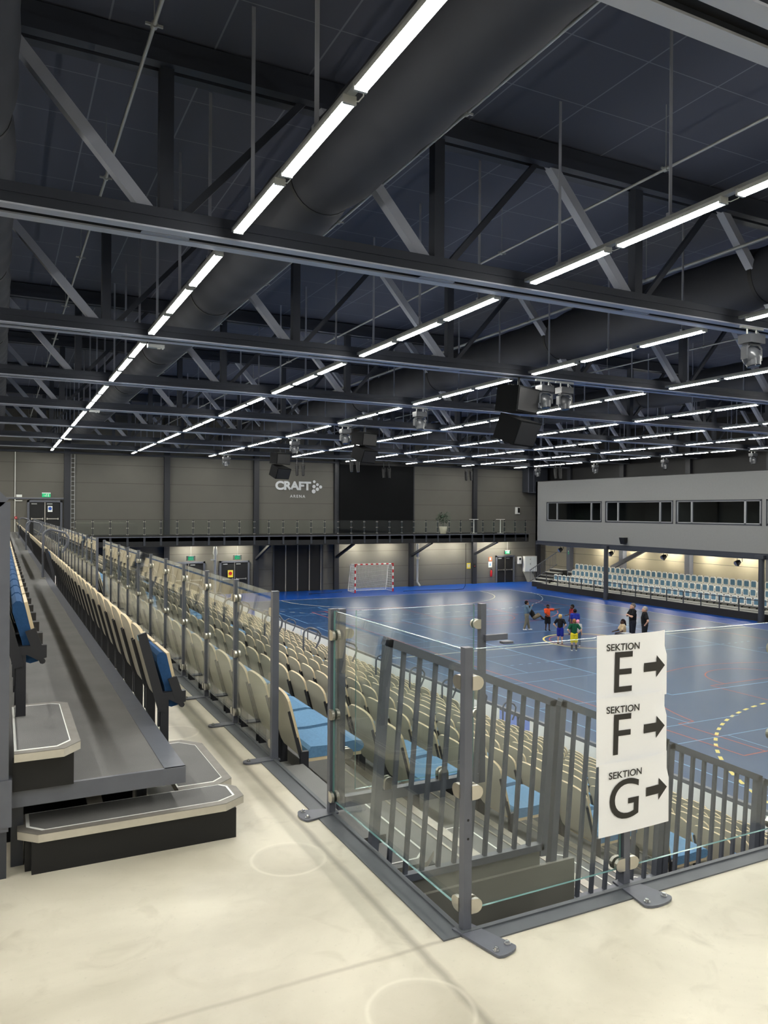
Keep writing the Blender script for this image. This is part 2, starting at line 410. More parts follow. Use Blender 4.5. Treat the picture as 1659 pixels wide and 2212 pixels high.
# lamps: rows along the hall, three in every bay
ROWX = [2.64, 7.22, 12.0, 16.75, 21.6, 26.4, 31.2, 36.0, -2.1, -6.6]
ROWN = [ORD[i]+' row from upper stand' for i in range(8)]+['row above upper stand seats', 'row along left wall']
k = MB(); k.box((-.055, 0, .0), (.055, 1.62, .045)); lm_body = k.mesh('housing', 'lampbody')
k = MB(); k.box((-.05, .02, -.022), (.05, 1.60, .0)); lm_diff = k.mesh('diffuser', 'lamp')
k = MB(); k.box((-.06, -.01, -.025), (.06, .02, .05)); lm_cap = k.mesh('end_cap', 'lampbody')
k = MB(); k.tube([(.03, 1.62, .02), (.07, 1.70, -.0), (.07, 1.8, 0), (.03, 1.86, .02)], .006, 6); lm_cab = k.mesh('cable', 'white_paint')
k = MB(); k.box((-.04, 0, 0), (.04, 5.5, .05)); trk = k.mesh('rail', 'galv')
k = MB(); k.box((-.022, -.006, .05), (.022, .006, 2.42)); k.box((-.04, -.03, .05), (.04, .03, .09)); rodm = k.mesh('hanger_rod', 'truss')
POSW = ['nearest', 'middle', 'farthest']
for ri, rx in enumerate(ROWX):
    for bi in range(-2, 8):  # unseen bay behind the camera is added to brighten camera-facing surfaces
        yb = BEAM[0]+6.213*bi
        if bi < 0 and 4 < ri < 8: continue
        last = bi == 7
        nl = 1 if last else 3
        bay = 'added bay behind camera' if bi == -2 else 'bay before first truss' if bi < 0 else ('bay against the far wall' if last else 'the '+ORD[bi]+' roof bay')
        t = thing('lighting_track', 'thin lamp track with rods, %s, %s' % (bay, ROWN[ri]), 'lighting track', (rx, yb+.06, 5.115), 0, 'lamp tracks under the roof')
        if last:
            k = MB(); k.box((-.04, 0, 0), (.04, 2.4, .05)); k.build('rail', 'galv', t)
        else: link_mesh('rail', trk, t)
        for ry in ((.6, 2.66, 4.72) if not last else (.6,)): link_mesh('hanger_rod', rodm, t, (0, ry, 0))
        for li in range(nl):
            lb = 'lit strip lamp, %s of three in %s, %s' % (POSW[li], bay, ROWN[ri]) if not last else \
                 'lit strip lamp against the far wall, end of the %s' % ROWN[ri]
            l = thing('strip_lamp', lb, 'lamp', (rx, yb+.12+1.83*li, 5.07), 0, 'LED strip lamps under the roof')
            link_mesh('housing', lm_body, l); link_mesh('diffuser', lm_diff, l); link_mesh('end_cap', lm_cap, l); link_mesh('end_cap', lm_cap, l, (0, 1.61, 0))
            if li < 2 and not last: link_mesh('cable', lm_cab, l)
for i, (sx_, sy_, lb) in enumerate(((2.78, 3.25, 'white sensor bar beside the nearest lamp at the top edge'), (2.72, 16.6, 'white sensor bar under the third truss beside the first lamp row'),
                                 (2.72, 28.5, 'white sensor bar beside the first lamp row at the fifth truss'), (2.72, 40.5, 'small distant white sensor bar beside the first lamp row'))):
    t = thing('sensor_bar', lb, 'sensor', (sx_, sy_, 4.98), 0, 'sensor bars beside the lamps')
    k = MB(); k.box((0, -.06, 0), (.34, .06, .07)); k.build('housing', 'lampbody', t)
    k = MB(); k.box((.2, -.02, -.015), (.26, .02, 0)); k.sphere((.31, 0, 0), .02, 6); k.build('sensor_eye', 'white_paint', t)
    k = MB(); k.tube([(.02, 0, .07), (.02, 0, .2)], .008, 6); k.build('hook', 'galv', t)

# ------------------------------------------------------------------ glass railings
def clampmesh(axis, sgn):
    """stainless D-shaped glass clamp on the side of a post; axis 'x' or 'y' is the direction of the pane"""
    k = MB(); pts = []
    a0, a1, r = .014, .036, .0265
    prof = [(a0, -r), (a1, -r)]+[(a1+r*math.sin(t), -r*math.cos(t)) for t in [PI*j/8 for j in range(1, 8)]]+[(a1, r), (a0, r)]
    for lo, hi in ((-.022, -.007), (.007, .022)):
        if axis == 'y': k.prism([(lo, sgn*a, z) for a, z in prof], (hi-lo, 0, 0))
        else: k.prism([(sgn*a, lo, z) for a, z in prof], (0, hi-lo, 0))
    if axis == 'y': k.box((-.007, sgn*.013, -.02), (.007, sgn*.024, .02))
    else: k.box((sgn*.013, -.007, -.02), (sgn*.024, .007, .02))
    return k.mesh('clamp', 'satin')
CL = {(a, s): clampmesh(a, s) for a in 'xy' for s in (1, -1)}
k = MB(); k.box((-.017, -.017, 0), (.017, .017, 1.06)); k.box((-.0175, -.0175, 1.06), (.0175, .0175, 1.064)); post_me = k.mesh('post', 'steel')
k = MB()
for hz in (.42, .35): k.tube([(0, -.0180, hz), (0, -.0168, hz)], .005, 8)
hole_me = k.mesh('bolt_hole', 'black')
def footmesh(length, w0, w1, bow, bolts):
    """flat foot plate from the post along +x"""
    n = 8; poly = [(-.03, -w0/2, 0), (length-bow, -w1/2, 0)]
    for j in range(1, n): t = -PI/2+PI*j/n; poly.append((length-bow+bow*math.cos(t), w1/2*math.sin(t), 0))
    poly += [(length-bow, w1/2, 0), (-.03, w0/2, 0)]
    k = MB(); k.prism(poly, (0, 0, .009))
    b = MB()
    for (bx, by) in bolts: b.tube([(bx, by, .009), (bx, by, .013)], .013, 10); b.tube([(bx, by, .013), (bx, by, .022)], .008, 6)
    return k.mesh('foot_plate', 'steel'), b.mesh('bolt', 'chrome')
FOOT_RUN = footmesh(.20, .075, .075, .037, [(.165, 0)])
FOOT_B = footmesh(.175, .06, .14, .03, [(.14, -.04), (.14, .04)])
FOOT_S = footmesh(.205, .07, .155, .03, [(.165, -.05), (.165, .05)])
FOOT_C = footmesh(.215, .08, .10, .018, [(.175, -.032), (.175, .032)])
def pane(name, parent, a, b, z0=.075, z1=1.055, th=.011, em='edge_glass'):
    (ax, ay), (bx, by) = a, b; d = Vector((bx-ax, by-ay, 0)); nrm = Vector((-d.y, d.x, 0)).normalized()*th/2
    p = [Vector((ax, ay, z0)), Vector((bx, by, z0)), Vector((bx, by, z1)), Vector((ax, ay, z1))]
    k = MB(); F = [q-nrm for q in p]; Bk = [q+nrm for q in p]
    k.add(F, [(0, 1, 2, 3)], 0); k.add(Bk, [(3, 2, 1, 0)], 0)
    k.add(F+Bk, [(0, 4, 5, 1), (1, 5, 6, 2), (2, 6, 7, 3), (3, 7, 4, 0)], 1)
    return k.build(name, ['glass', em], parent)
def post(parent, x, y, foot, frz, clamps):
    p = link_mesh('post', post_me, parent, (x, y, 0))
    f = link_mesh('foot_plate', foot[0], p, (0, 0, .002), frz); link_mesh('bolt', foot[1], p, (0, 0, .002), frz)
    for (ax, sg) in clamps:
        for z in (.095, .52, .93): link_mesh('clamp', CL[(ax, sg)], p, (0, 0, z))
    return p
# near corner railing around the stand opening
g = thing('glass_railing', 'near glass railing with corner post that carries the three paper signs', 'railing')
C_, B_, S_, T_ = (1.566, 2.435), (1.545, 3.69), (2.365, 2.445), (3.34, 2.445)
pc = post(g, *C_, FOOT_C, math.radians(-74), [('y', 1), ('x', 1)])
link_mesh('bolt_hole', hole_me, pc)
post(g, *B_, FOOT_B, math.radians(177), [('y', -1)])
post(g, *S_, FOOT_S, math.radians(-86), [('x', -1), ('x', 1)])
post(g, *T_, FOOT_S, math.radians(-86), [('x', -1), ('x', 1)])
post(g, 4.2, 2.445, FOOT_S, math.radians(-86), [('x', -1)])
pane('glass_pane', g, (1.562, 2.46), (1.547, 3.665)); pane('glass_pane', g, (1.59, 2.438), (2.34, 2.444))
pane('glass_pane', g, (2.39, 2.445), (3.315, 2.445)); pane('glass_pane', g, (3.365, 2.445), (4.165, 2.445))
# long railing between walkway and lower stand
RUNS = [(4.64, 13.6), (14.68, 23.9), (24.95, 34.2), (35.25, 44.6)]
rl = ['long glass railing from the open gate to the second stair gap', 'second glass railing run along the walkway, beyond the second stair gap',
      'third glass railing run far along the walkway', 'farthest glass railing run along the walkway near the far wall']
k = MB(); k.box((-.021, -.021, 0), (.021, .021, 1.06)); k.box((-.022, -.022, 1.06), (.022, .022, 1.064)); wide_me = k.mesh('post', 'steel')
for (ya, yb), lb in zip(RUNS, rl):
    g = thing('glass_railing', lb, 'railing', (0, 0, 0), 0, 'glass railings along the walkway')
    n = round((yb-ya)/.9); ys = [ya+(yb-ya)*j/n for j in range(n+1)]
    for j, yy in enumerate(ys):
        cl = ([('y', -1)] if j else [])+([('y', 1)] if j < n else [])
        p = post(g, 1.55, yy, FOOT_RUN, PI, cl)
        if j in (0, n): p.data = wide_me
        if j < n: pane('glass_pane', g, (1.55, yy+.026), (1.55, ys[j+1]-.026), em='glass')
# open glass gate standing at right angles to the railing
g = thing('glass_gate', 'open glass gate swung out over the stand stairs, with latch bar', 'gate', (1.6, 3.70, 0))
k = MB(); k.box((-.018, -.018, .01), (.018, .018, 1.06)); k.build('hinge_stile', 'steel', g)
k = MB(); k.box((.862, -.018, .02), (.898, .018, 1.045)); k.build('latch_stile', 'steel', g)
k = MB(); k.box((.022, -.022, .02), (.855, .022, .075)); k.build('bottom_rail', 'steel', g)
pane('glass_pane', g, (.085, 0), (.825, 0), .10, 1.045)
for (x, z, c) in ((.022, .93, 1), (.022, .30, 1), (.855, .93, -1), (.855, .42, -1)):
    q = link_mesh('clamp', CL[('x', c)], g, (x-.02*c, 0, z))
for x in (.28, .62):
    k = MB()
    for lo, hi in ((-.022, -.007), (.007, .022)):
        k.prism([(x-.03, lo, .075), (x+.03, lo, .075), (x+.03, lo, .11)]+[(x+.03*math.cos(t), lo, .11+.03*math.sin(t)) for t in [PI*j/8 for j in range(1, 8)]]+[(x-.03, lo, .11)], (0, hi-lo, 0))
    k.build('clamp', 'satin', g)
k = MB(); k.box((.88, -.045, .835), (1.03, -.02, .868)); k.box((.99, -.06, .812), (1.06, -.02, .825)); k.build('latch_bar', 'steel', g)
k = MB(); k.box((.83, -.03, .50), (.858, .0, .56)); k.build('lock_box', 'satin', g)

# three paper direction signs taped to the sign post
def sign(letter, zt, zb, dx0, sk, label, yy):
    x0, x1 = 2.176+dx0, 2.566+dx0
    t = thing('paper_sign', label, 'sign', (x0, yy, zb), 0, 'paper section signs on the railing post')
    wd, ht = x1-x0, zt-zb; n = 8
    def P(u, v, off=0):
        curl = -.012*math.sin(u*PI)*(.3+v)+(.012*max(0, u-.85)/.15 if v > .7 else 0)
        return (wd*u+sk*(1-v)*.0, curl-off+.004, ht*v+sk*u)
    k = MB(); vs = []; fs = []
    for i in range(n+1):
        for j in range(n+1): vs.append(P(i/n, j/n))
    for i in range(n):
        for j in range(n): fs.append((i*(n+1)+j, (i+1)*(n+1)+j, (i+1)*(n+1)+j+1, i*(n+1)+j+1))
    k.add(vs, fs, 0, True); k.add([(a, b+.0012, c) for a, b, c in vs], [f[::-1] for f in fs], 0, True)
    k.build('sheet', 'paper', t)
    o1 = fit_text('word', 'SEKTION', 'ink', (0, 0, 0), (1, 0, 0), (0, 0, 1), .172, .029, None, .014)
    o2 = fit_text('letter', letter, 'ink', (0, 0, 0), (1, 0, 0), (0, 0, 1), {'E': .095, 'F': .09, 'G': .155}[letter], .168, None, .004)
    o3 = MB()
    for (a, c) in (((0, -.019), (.075, .019)),): o3.add([(a[0], 0, a[1]), (c[0], 0, a[1]), (c[0], 0, c[1]), (a[0], 0, c[1])], [(0, 1, 2, 3)])
    o3.add([(.075, 0, -.047), (.128, 0, 0), (.075, 0, .047)], [(0, 1, 2)])
    o3 = o3.build('arrow', 'ink')
    lx = {'E': .088, 'F': .084, 'G': .052}[letter]
    for o, ox, oz in ((o1, .046, ht-.066), (o2, lx, ht-.24), (o3, .248, ht-.148)):
        o.parent = t
        for v in o.data.vertices:
            u, vv = (v.co.x+ox)/wd, (v.co.z+oz)/ht
            p = P(u, vv, .0025); v.co = p
    k = MB(); k.add([P(.36, 1.0, .003), P(.5, 1.0, .003), P(.5, .86, .003), P(.36, .86, .003)], [(0, 1, 2, 3)]); 
    return t
sign('E', 1.070, .795, 0, -.002, 'white paper sign reading SEKTION E, topmost of three on the post', 2.405)
sign('F', .815, .535, -.004, -.004, 'white paper sign reading SEKTION F, middle of three on the post', 2.400)
sign('G', .545, .245, .006, .004, 'white paper sign reading SEKTION G, lowest of three on the post', 2.395)

# ------------------------------------------------------------------ seats
def back_poly(off):
    hw = .208; out = [(-.145, 0), (.145, 0), (.19, .03), (hw-.003, .09), (hw, .16), (hw, .345)]
    for q in range(1, 16):                                   # softly arched top edge
        a = PI*q/16; c, s_ = math.cos(a), math.sin(a)
        out.append((hw*math.copysign(abs(c)**.72, c), .345+.085*abs(s_)**.62))
    out += [(-hw, .345), (-hw, .16), (-hw+.003, .09), (-.19, .03)]
    tilt = math.radians(15)
    return [(.0-s*math.sin(tilt)+off*math.cos(tilt), y, .02+s*math.cos(tilt)+off*math.sin(tilt)) for y, s in out]
k = MB(); pb = back_poly(0); k.prism(pb, Vector(back_poly(.016)[0])-Vector(pb[0]), 0, 1); me_back = k.mesh('back_shell', ['shell', 'shell_edge'])
k = MB()
def barspan(k, y):
    tilt = math.radians(15); p = lambda s, o: Vector((-s*math.sin(tilt)+o, y, .02+s*math.cos(tilt)))
    k.bar(p(.0, -.004), p(.31, -.004), .022, .014, (0, 1, 0)); k.box((-.012, y-.014, -.12), (.04, y+.014, .06))
k = MB(); barspan(k, .200); me_br1 = k.mesh('side_bracket', 'bracket')
k = MB(); barspan(k, -.200); me_br2 = k.mesh('side_bracket', 'bracket')
def cushion(mat_, flat=True):
    k = MB(); n = 10; prof = [(.045, .0), (.40, .0), (.425, .018), (.43, .04), (.415, .066), (.37, .076), (.2, .066), (.06, .072), (.045, .05)]
    w_ = [.205, .205, .205, .205, .205, .205, .205, .205, .205]
    k.prism([(x, -.20, z+.01) for x, z in prof], (0, .40, 0), 0); return k
k = cushion('blue'); me_cush = k.mesh('cushion', 'blue_fab')
k = MB(); k.box((.04, -.198, -.012), (.41, .198, .009)); me_pan = k.mesh('seat_pan', 'shell_edge')
# folded version: cushion and pan turned up against the back
ft = math.radians(-78)
def fold(me, name):
    m2 = me.copy(); m2.name = name
    R_ = Matrix.Translation((.085, 0, .0)) @ Matrix.Rotation(ft-math.radians(25), 4, 'Y') @ Matrix.Diagonal((.84, 1, .8, 1)) @ Matrix.Translation((-.06, 0, -.03))
    m2.transform(R_); return m2
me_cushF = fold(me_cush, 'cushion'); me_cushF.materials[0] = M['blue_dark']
me_panF = fold(me_pan, 'seat_pan')
k = MB(); y = 0
k.box((.0, y-.018, .03), (.14, y+.018, .075)); k.prism([(.05, -.018, .03), (.14, -.018, .03), (.14, -.018, .012), (.10, -.018, .0)], (0, .036, 0)); k.tube([(.12, y-.014, -.006), (.12, y+.014, -.006)], .015, 8)
me_hinge = k.mesh('hinge_arm', 'bracket')
k = MB(); k.box((-.0, -.013, -.34), (.045, .013, .03)); me_leg = k.mesh('leg', 'bracket')
k = MB(); tl_ = math.radians(15); p_ = lambda s, o: (-s*math.sin(tl_)+o, 0, .02+s*math.cos(tl_))
k.bar(p_(-.05, .0), p_(.41, .0), .022, .05, (1, 0, 0)); k.bar(p_(.0, .11), p_(.14, .10), .02, .05, (1, 0, 0)); me_end = k.mesh('end_bar', 'bracket')
k = MB(); k.bar(p_(.37, -.026), p_(.40, -.026), .02, .004, (1, 0, 0)); me_stk = k.mesh('number_sticker', 'm_sticker')
def make_seat(folded):
    t = thing('folded_seat' if folded else 'stadium_seat', 'x', 'seat')
    link_mesh('back_shell', me_back, t); link_mesh('side_bracket', me_br1, t); link_mesh('side_bracket', me_br2, t)
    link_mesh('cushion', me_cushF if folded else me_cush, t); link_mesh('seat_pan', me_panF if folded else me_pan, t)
    if folded:
        for y in (-.212, .212): link_mesh('hinge_arm', me_hinge, t, (0, y, 0)); link_mesh('leg', me_leg, t, (0, y, 0))
    return t
SEC = [4.74+10.28*q for q in range(4)]; PITCH_S = .46; NS = 20
NR = 11; RX, RDX, RDZ = 1.70, .80, .33
k0 = make_seat(False); used = False
count = 0; rest = MB()
order = []
for sct in range(4):
    for r in range(NR):
        for n in range(NS):
            x, y, z = RX+RDX*r, SEC[sct]+PITCH_S*n, -.0-RDZ*r
            order.append(((x**2+y**2+(z-EYE)**2)**.5, sct, r, n, x, y, z))
order.sort()
for q, (dd, sct, r, n, x, y, z) in enumerate(order):
    if q < 300:
        o = k0 if q == 0 else copy_tree(k0)
        o.location = (x, y, z)
        tag(o, 'grey-backed blue seat, %s from the %s aisle in the %s row below the fence' % (ORD[n], 'gate' if sct == 0 else 'second' if sct == 1 else 'third', ORD[r]), 'seat', 'grey-backed seats of the lower stand')
    else:
        for me, mi in ((me_back, 0), (me_cush, 2), (me_br1, 3), (me_br2, 3)):
            off = len(rest.v); rest.v += [(v.co.x+x, v.co.y+y, v.co.z+z) for v in me.vertices]
            for p in me.polygons:
                rest.f.append(tuple(i+off for i in p.vertices)); rest.mi.append(mi+(p.material_index if mi == 0 else 0)); rest.sm.append(False)
o = rest.build('distant_seats', ['shell', 'shell_edge', 'blue_fab', 'bracket']); o['kind'] = 'stuff'
tag(o, 'distant rows of grey-backed blue seats at the far end of the lower stand', 'seats')
# upper stand seats, folded up
f0 = make_seat(True); first = True; ends = []
for r, secs in ((0, range(4)), (1, range(2))):
    for sct in secs:
        for n in range(NS):
            o = f0 if first else copy_tree(f0); first = False
            o.location = (.815-.745*r, SEC[sct]-.06-.22*r+PITCH_S*n, .46+.35*r)
            if n == 0: ends.append(o)
            tag(o, 'folded-up seat, %s from the near end of block %s, %s row beside the walkway' % (ORD[n], ['one', 'two', 'three', 'four'][sct], 'front' if r == 0 else 'second'), 'seat', 'folded seats of the upper stand')

for o in ends: link_mesh('end_bar', me_end, o, (0, -.222, 0)); link_mesh('number_sticker', me_stk, o, (0, -.222, 0))

# ------------------------------------------------------------------ lower stand
t = thing('grandstand', 'stepped grey lower grandstand descending to the blue court', 'grandstand')
AIS = [(3.36, 4.40), (13.85, 14.75), (24.1, 25.0), (34.4, 35.3)]
for j in range(1, NR+1):
    xa = 1.60+RDX*(j-1); z = -.36-RDZ*(j-1)
    k = MB(); k.box((xa, 3.30, z-.05), (xa+RDX+.02, 45.2, z)); k.build('deck', 'treadlow', t)
    k = MB(); k.box((xa+RDX-.03, 3.29, z-.07), (xa+RDX+.03, 45.2, z+.004)); k.box((xa+RDX-.10, 3.29, z), (xa+RDX-.085, 45.2, z+.004)); k.build('nosing', 'alu', t)
    k = MB(); k.box((xa-.012, 3.31, z), (xa, 45.2, z+RDZ-.07)); k.build('riser', 'steel_dark', t)
    for (a, b) in AIS[:3]:
        c = .10; pl = [(xa+.10, a, z+.165), (xa+.33, a, z+.165), (xa+.43, a+c, z+.165), (xa+.43, b-c, z+.165), (xa+.33, b, z+.165), (xa+.10, b, z+.165)]
        k = MB(); k.prism(pl, (0, 0, -.035), 0, 1)
        def inset(d): return [(xa+.10, a+d, 0), (xa+.33-d*.4, a+d, 0), (xa+.43-d, a+c+d*.4, 0), (xa+.43-d, b-c-d*.4, 0), (xa+.33-d*.4, b-d, 0), (xa+.10, b-d, 0)]
        P1, P2 = inset(.05), inset(.062)
        for q in range(5): k.add([(P1[q][0], P1[q][1], z+.167), (P1[q+1][0], P1[q+1][1], z+.167), (P2[q+1][0], P2[q+1][1], z+.167), (P2[q][0], P2[q][1], z+.167)], [(0, 1, 2, 3)], 2)
        k.box((xa+.10, a+.03, z), (xa+.40, b-.03, z+.13), 3)
        k.build('aisle_step', ['treadlow', 'alu', 'white_line', 'steel_dark'], t)
for (a, b) in [(3.36, 4.52)]+AIS[1:]:
    k = MB(); k.box((1.556, a, -.05), (1.70, b, -.012)); k.build('threshold', 'treadlow', t)
k = MB(); k.box((10.42, 3.3, CZ), (10.46, 45.2, -3.66)); k.build('front_panel', 'steel_dark', t)
k = MB(); pl = [(1.60, 3.325, CZ), (10.4, 3.325, CZ)]
for j in range(NR, 0, -1): pl += [(1.60+RDX*j, 3.325, -.42-RDZ*(j-1)), (1.60+RDX*(j-1), 3.325, -.42-RDZ*(j-1))]
k.prism(pl, (0, .02, 0)); k.build('end_shade_sheet', 'blackrub', t)  # added black sheet, standing in for the shade of the open side
sbox('gap_shade_slab', (1.56, 2.42, -1.5), (10.4, 3.32, -1.4), 'blackrub')  # added black slab, standing in for the dark void beside the stand
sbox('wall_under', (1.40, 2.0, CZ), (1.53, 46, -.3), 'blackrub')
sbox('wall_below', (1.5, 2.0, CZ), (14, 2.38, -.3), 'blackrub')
# barred end-rail panels that step down with the stand
for j in range(7):
    xa = 1.672+.822*j+(0.0 if j == 0 else .22); wd = 1.02 if j == 0 else .79
    if j: xa = 2.735+.815*(j-1)
    zt = .955-.40*0 if j == 0 else .548-.336*(j-1); zl = zt-.385*wd
    zbm = -.36-RDZ*j+.13 if j else -.215
    t = thing('barred_panel', 'grey barred end-rail panel, %s down from the glass gate along the stand' % ORD[j], 'railing', (xa, 3.30, zbm), 0, 'barred end-rail panels of the lower stand')
    lean = lambda zz: -.085*(1-(zz-zbm)/(zt-zbm))
    def P(u, zz): return (wd*u+lean(zz), 0, zz-zbm)
    if j: zb0, zb1 = zbm, zbm
    else: zb0, zb1 = zbm, zbm
    k = MB(); k.bar(P(0, zb0-.05), P(0, zt), .04, .04, (0, 1, 0)); k.bar(P(1, zb1-.05), P(1, zl), .04, .04, (0, 1, 0))
    k.bar(P(-.02, zt-.005), P(1.02, zl-.02), .04, .04, (0, 1, 0)); k.bar(P(0, zb0), P(1, zb1), .035, .04, (0, 1, 0)); k.build('frame', 'steel', t)
    nb = 11 if j == 0 else 8
    for q in range(1, nb):
        u = q/nb; k = MB(); k.bar(P(u, zb0), P(u, zt+(zl-zt)*u-.01), .0195, .0195, (0, 1, 0)); k.build('baluster', 'steel', t)
    k = MB(); k.box((lean(zb0)+.02, -.008, -.16 if j == 0 else -.14), (wd+lean(zb1)-.02, .008, -.02)); k.build('kick_plate', 'kick', t)
tag(sbox('end_board', (1.86, 3.265, -.56), (2.80, 3.285, -.305), 'kick'), 'grey-brown metal board along the stand end below the barred rail', 'panel')['kind'] = 'thing'
# hooped aisle handrails
def hoop(h=.93, r=.02, wdt=.36):
    k = MB(); pts = [(0, 0, 0), (0, 0, h-.13)]+[(.13-.13*math.cos(t), 0, h-.13+.13*math.sin(t)) for t in [PI*j/10 for j in range(1, 6)]]
    pts += [(wdt-.06, 0, h-.06), (wdt, 0, h-.14), (wdt-.02, 0, h-.26), (wdt-.10, 0, h-.42)]
    k.tube(pts, r, 8); return k
hp = hoop().mesh('tube', 'steel'); k = MB(); k.tube([(0, 0, 0), (0, 0, .008)], .05, 10); fl = k.mesh('base_flange', 'alu')
for (ai, yy) in ((1, 14.3), (2, 24.55)):
    for j in range(1, NR+1):
        t = thing('aisle_handrail', 'hooped steel handrail on the %s step of the %s stair aisle' % (ORD[j-1], ORD[ai]), 'handrail', (1.72+RDX*(j-1)+.45, yy, -.36-RDZ*(j-1)), 0, 'hooped handrails in the stand aisles')
        link_mesh('tube', hp, t); link_mesh('base_flange', fl, t)
hp2 = hoop(.86, .021, .42).mesh('tube', 'steel')
for yy, lb in ((14.87, 'nearest hooped steel handrail on the upper stand walkway'), (25.1, 'second hooped steel handrail on the upper stand walkway'), (35.5, 'farthest hooped steel handrail on the upper stand walkway')):
    t = thing('aisle_handrail', lb, 'handrail', (.665, yy, .352), 0, 'hooped handrails in the stand aisles')
    link_mesh('tube', hp2, t); link_mesh('base_flange', fl, t)
# front rail and banners at the court edge
t = thing('front_railing', 'low steel rail along the court edge of the lower stand', 'railing', (10.52, 0, -3.66))
k = MB(); k.box((-.025, 1.0, .60), (.045, 45.0, .68)); k.build('top_rail', 'steel', t)
yy = 1.0
while yy < 45.2:
    k = MB(); k.box((-.02, yy-.025, -.34), (.02, yy+.025, .60)); k.build('post', 'steel', t); yy += 2.2
bi = 0
for (a, b) in ((1.0, 4.4), (4.5, 13.75), (14.85, 24.0), (25.1, 34.3), (35.4, 44.6)):
    n = max(1, round((b-a)/3.0))
    for q in range(n):
        y0, y1 = a+(b-a)*q/n+.03, a+(b-a)*(q+1)/n-.03
        k = MB(); vs = []; fs = []; N = 12
        for i in range(N+1):
            for jj in range(4):
                v = jj/3; vs.append((.012*math.sin(i*1.3+q)*(1-v)+0, y0+(y1-y0)*i/N, -.62+.64*v-.012*math.sin(i/N*PI)*v))
        for i in range(N):
            for jj in range(3): fs.append((i*4+jj, (i+1)*4+jj, (i+1)*4+jj+1, i*4+jj+1))
        k.add(vs, fs, 0, True); k.add([(x+.003, y, z) for x, y, z in vs], [f[::-1] for f in fs], 0, True)
        o = k.build('banner', 'banner', None, (10.48, 0, -3.05))
        tag(o, 'blank white cloth banner, %s from the near end of the court-edge rail' % ORD[bi], 'banner', 'white banners on the court-edge rail'); bi += 1

# ------------------------------------------------------------------ upper stand
t = thing('upper_grandstand', 'dark upper stand platform with steel edge, left of the walkway', 'grandstand')
for j in range(5):
    x1 = .79-.80*j; z = .35*(j+1)
    k = MB(); k.box((x1-.87, 3.69, z-.012), (x1, 45.6, z)); k.build('platform', 'tread', t)
    k = MB(); k.box((x1-.095, 3.685, z-.074), (x1+.002, 45.6, z+.003)); k.box((x1-.85, 3.682, z-.074), (x1+.002, 3.70, z+.003)); k.build('edge_beam', 'steel', t)
    k = MB(); k.box((x1-.85, 3.75, z), (x1-.83, 45.6, z+.30)); k.build('riser', 'black', t)
    for (sx_, sy_) in ((x1-.72, 3.76), (x1-.12, 4.2)):
        k = MB(); k.box((sx_-.025, sy_-.025, 0 if j == 0 else z-.35), (sx_+.025, sy_+.025, z-.07)); k.build('support_leg', 'steel_dark', t)
k = MB(); k.box((-.75, 4.02, .0), (.60, 4.05, .27)); k.build('under_shade_sheet', 'blackrub', t)  # added black sheet, standing in for the shade under the platform
k = MB(); k.bar((.44, 3.83, .02), (.40, 4.0, .22), .07, .012); k.build('cross_brace', 'alu', t)
def step(name, label, poly, z0, z1, inset_poly, rb):
    t = thing(name, label, 'step')
    k = MB(); k.prism([(x, y, z1) for x, y in poly], (0, 0, -.034), 0, 1); k.build('tread', ['tread', 'nosing'], t)
    n = len(inset_poly); k = MB()
    cxm = sum(p[0] for p in poly)/len(poly); cym = sum(p[1] for p in poly)/len(poly)
    # edge band between outline and white line
    k.prism([(x, y, z1+.001) for x, y in poly], (0, 0, .0015), 0)
    k.build('edge_band', 'bandtop', t)
    k = MB(); k.prism([(x, y, z1+.0026) for x, y in inset_poly], (0, 0, .001), 0); k.build('anti_slip_line', 'white_line', t)
    k = MB(); k.prism([(cxm+(x-cxm)*rb[0], cym+(y-cym)*rb[1], z1+.0038) for x, y in inset_poly], (0, 0, .001), 0); k.build('grip_sheet', 'tread', t)
    return t
def boxpart(t, name, a, b, m_): k = MB(); k.box(a, b); return k.build(name, m_, t)
t = step('step_box', 'long black step box with pale metal nosing at the stand end', [(.07, 3.86), (.07, 3.67), (.15, 3.595), (.965, 3.595), (1.07, 3.665), (1.07, 3.80), (1.03, 3.86)], 0, .175,
         [(.105, 3.86), (.105, 3.70), (.165, 3.635), (.945, 3.635), (1.03, 3.685), (1.03, 3.82), (1.0, 3.86)], (.972, .93))
boxpart(t, 'riser', (.125, 3.615, 0), (1.02, 3.645, .141), 'black'); boxpart(t, 'riser', (1.0, 3.645, 0), (1.02, 3.85, .141), 'black')
boxpart(t, 'side_panel', (.10, 3.66, 0), (.125, 3.85, .141), 'black')
t = step('step_box', 'grey step box with white line beside the walkway seats', [(.80, 3.875), (1.0, 3.875), (1.085, 3.94), (1.085, 4.60), (.985, 4.72), (.80, 4.72)], 0, .172,
         [(.80, 3.915), (.985, 3.915), (1.04, 3.965), (1.04, 4.58), (.96, 4.675), (.80, 4.675)], (.955, .968))
boxpart(t, 'riser', (1.035, 3.90, 0), (1.06, 4.62, .138), 'black'); boxpart(t, 'side_panel', (.81, 3.90, 0), (1.035, 3.92, .138), 'black')
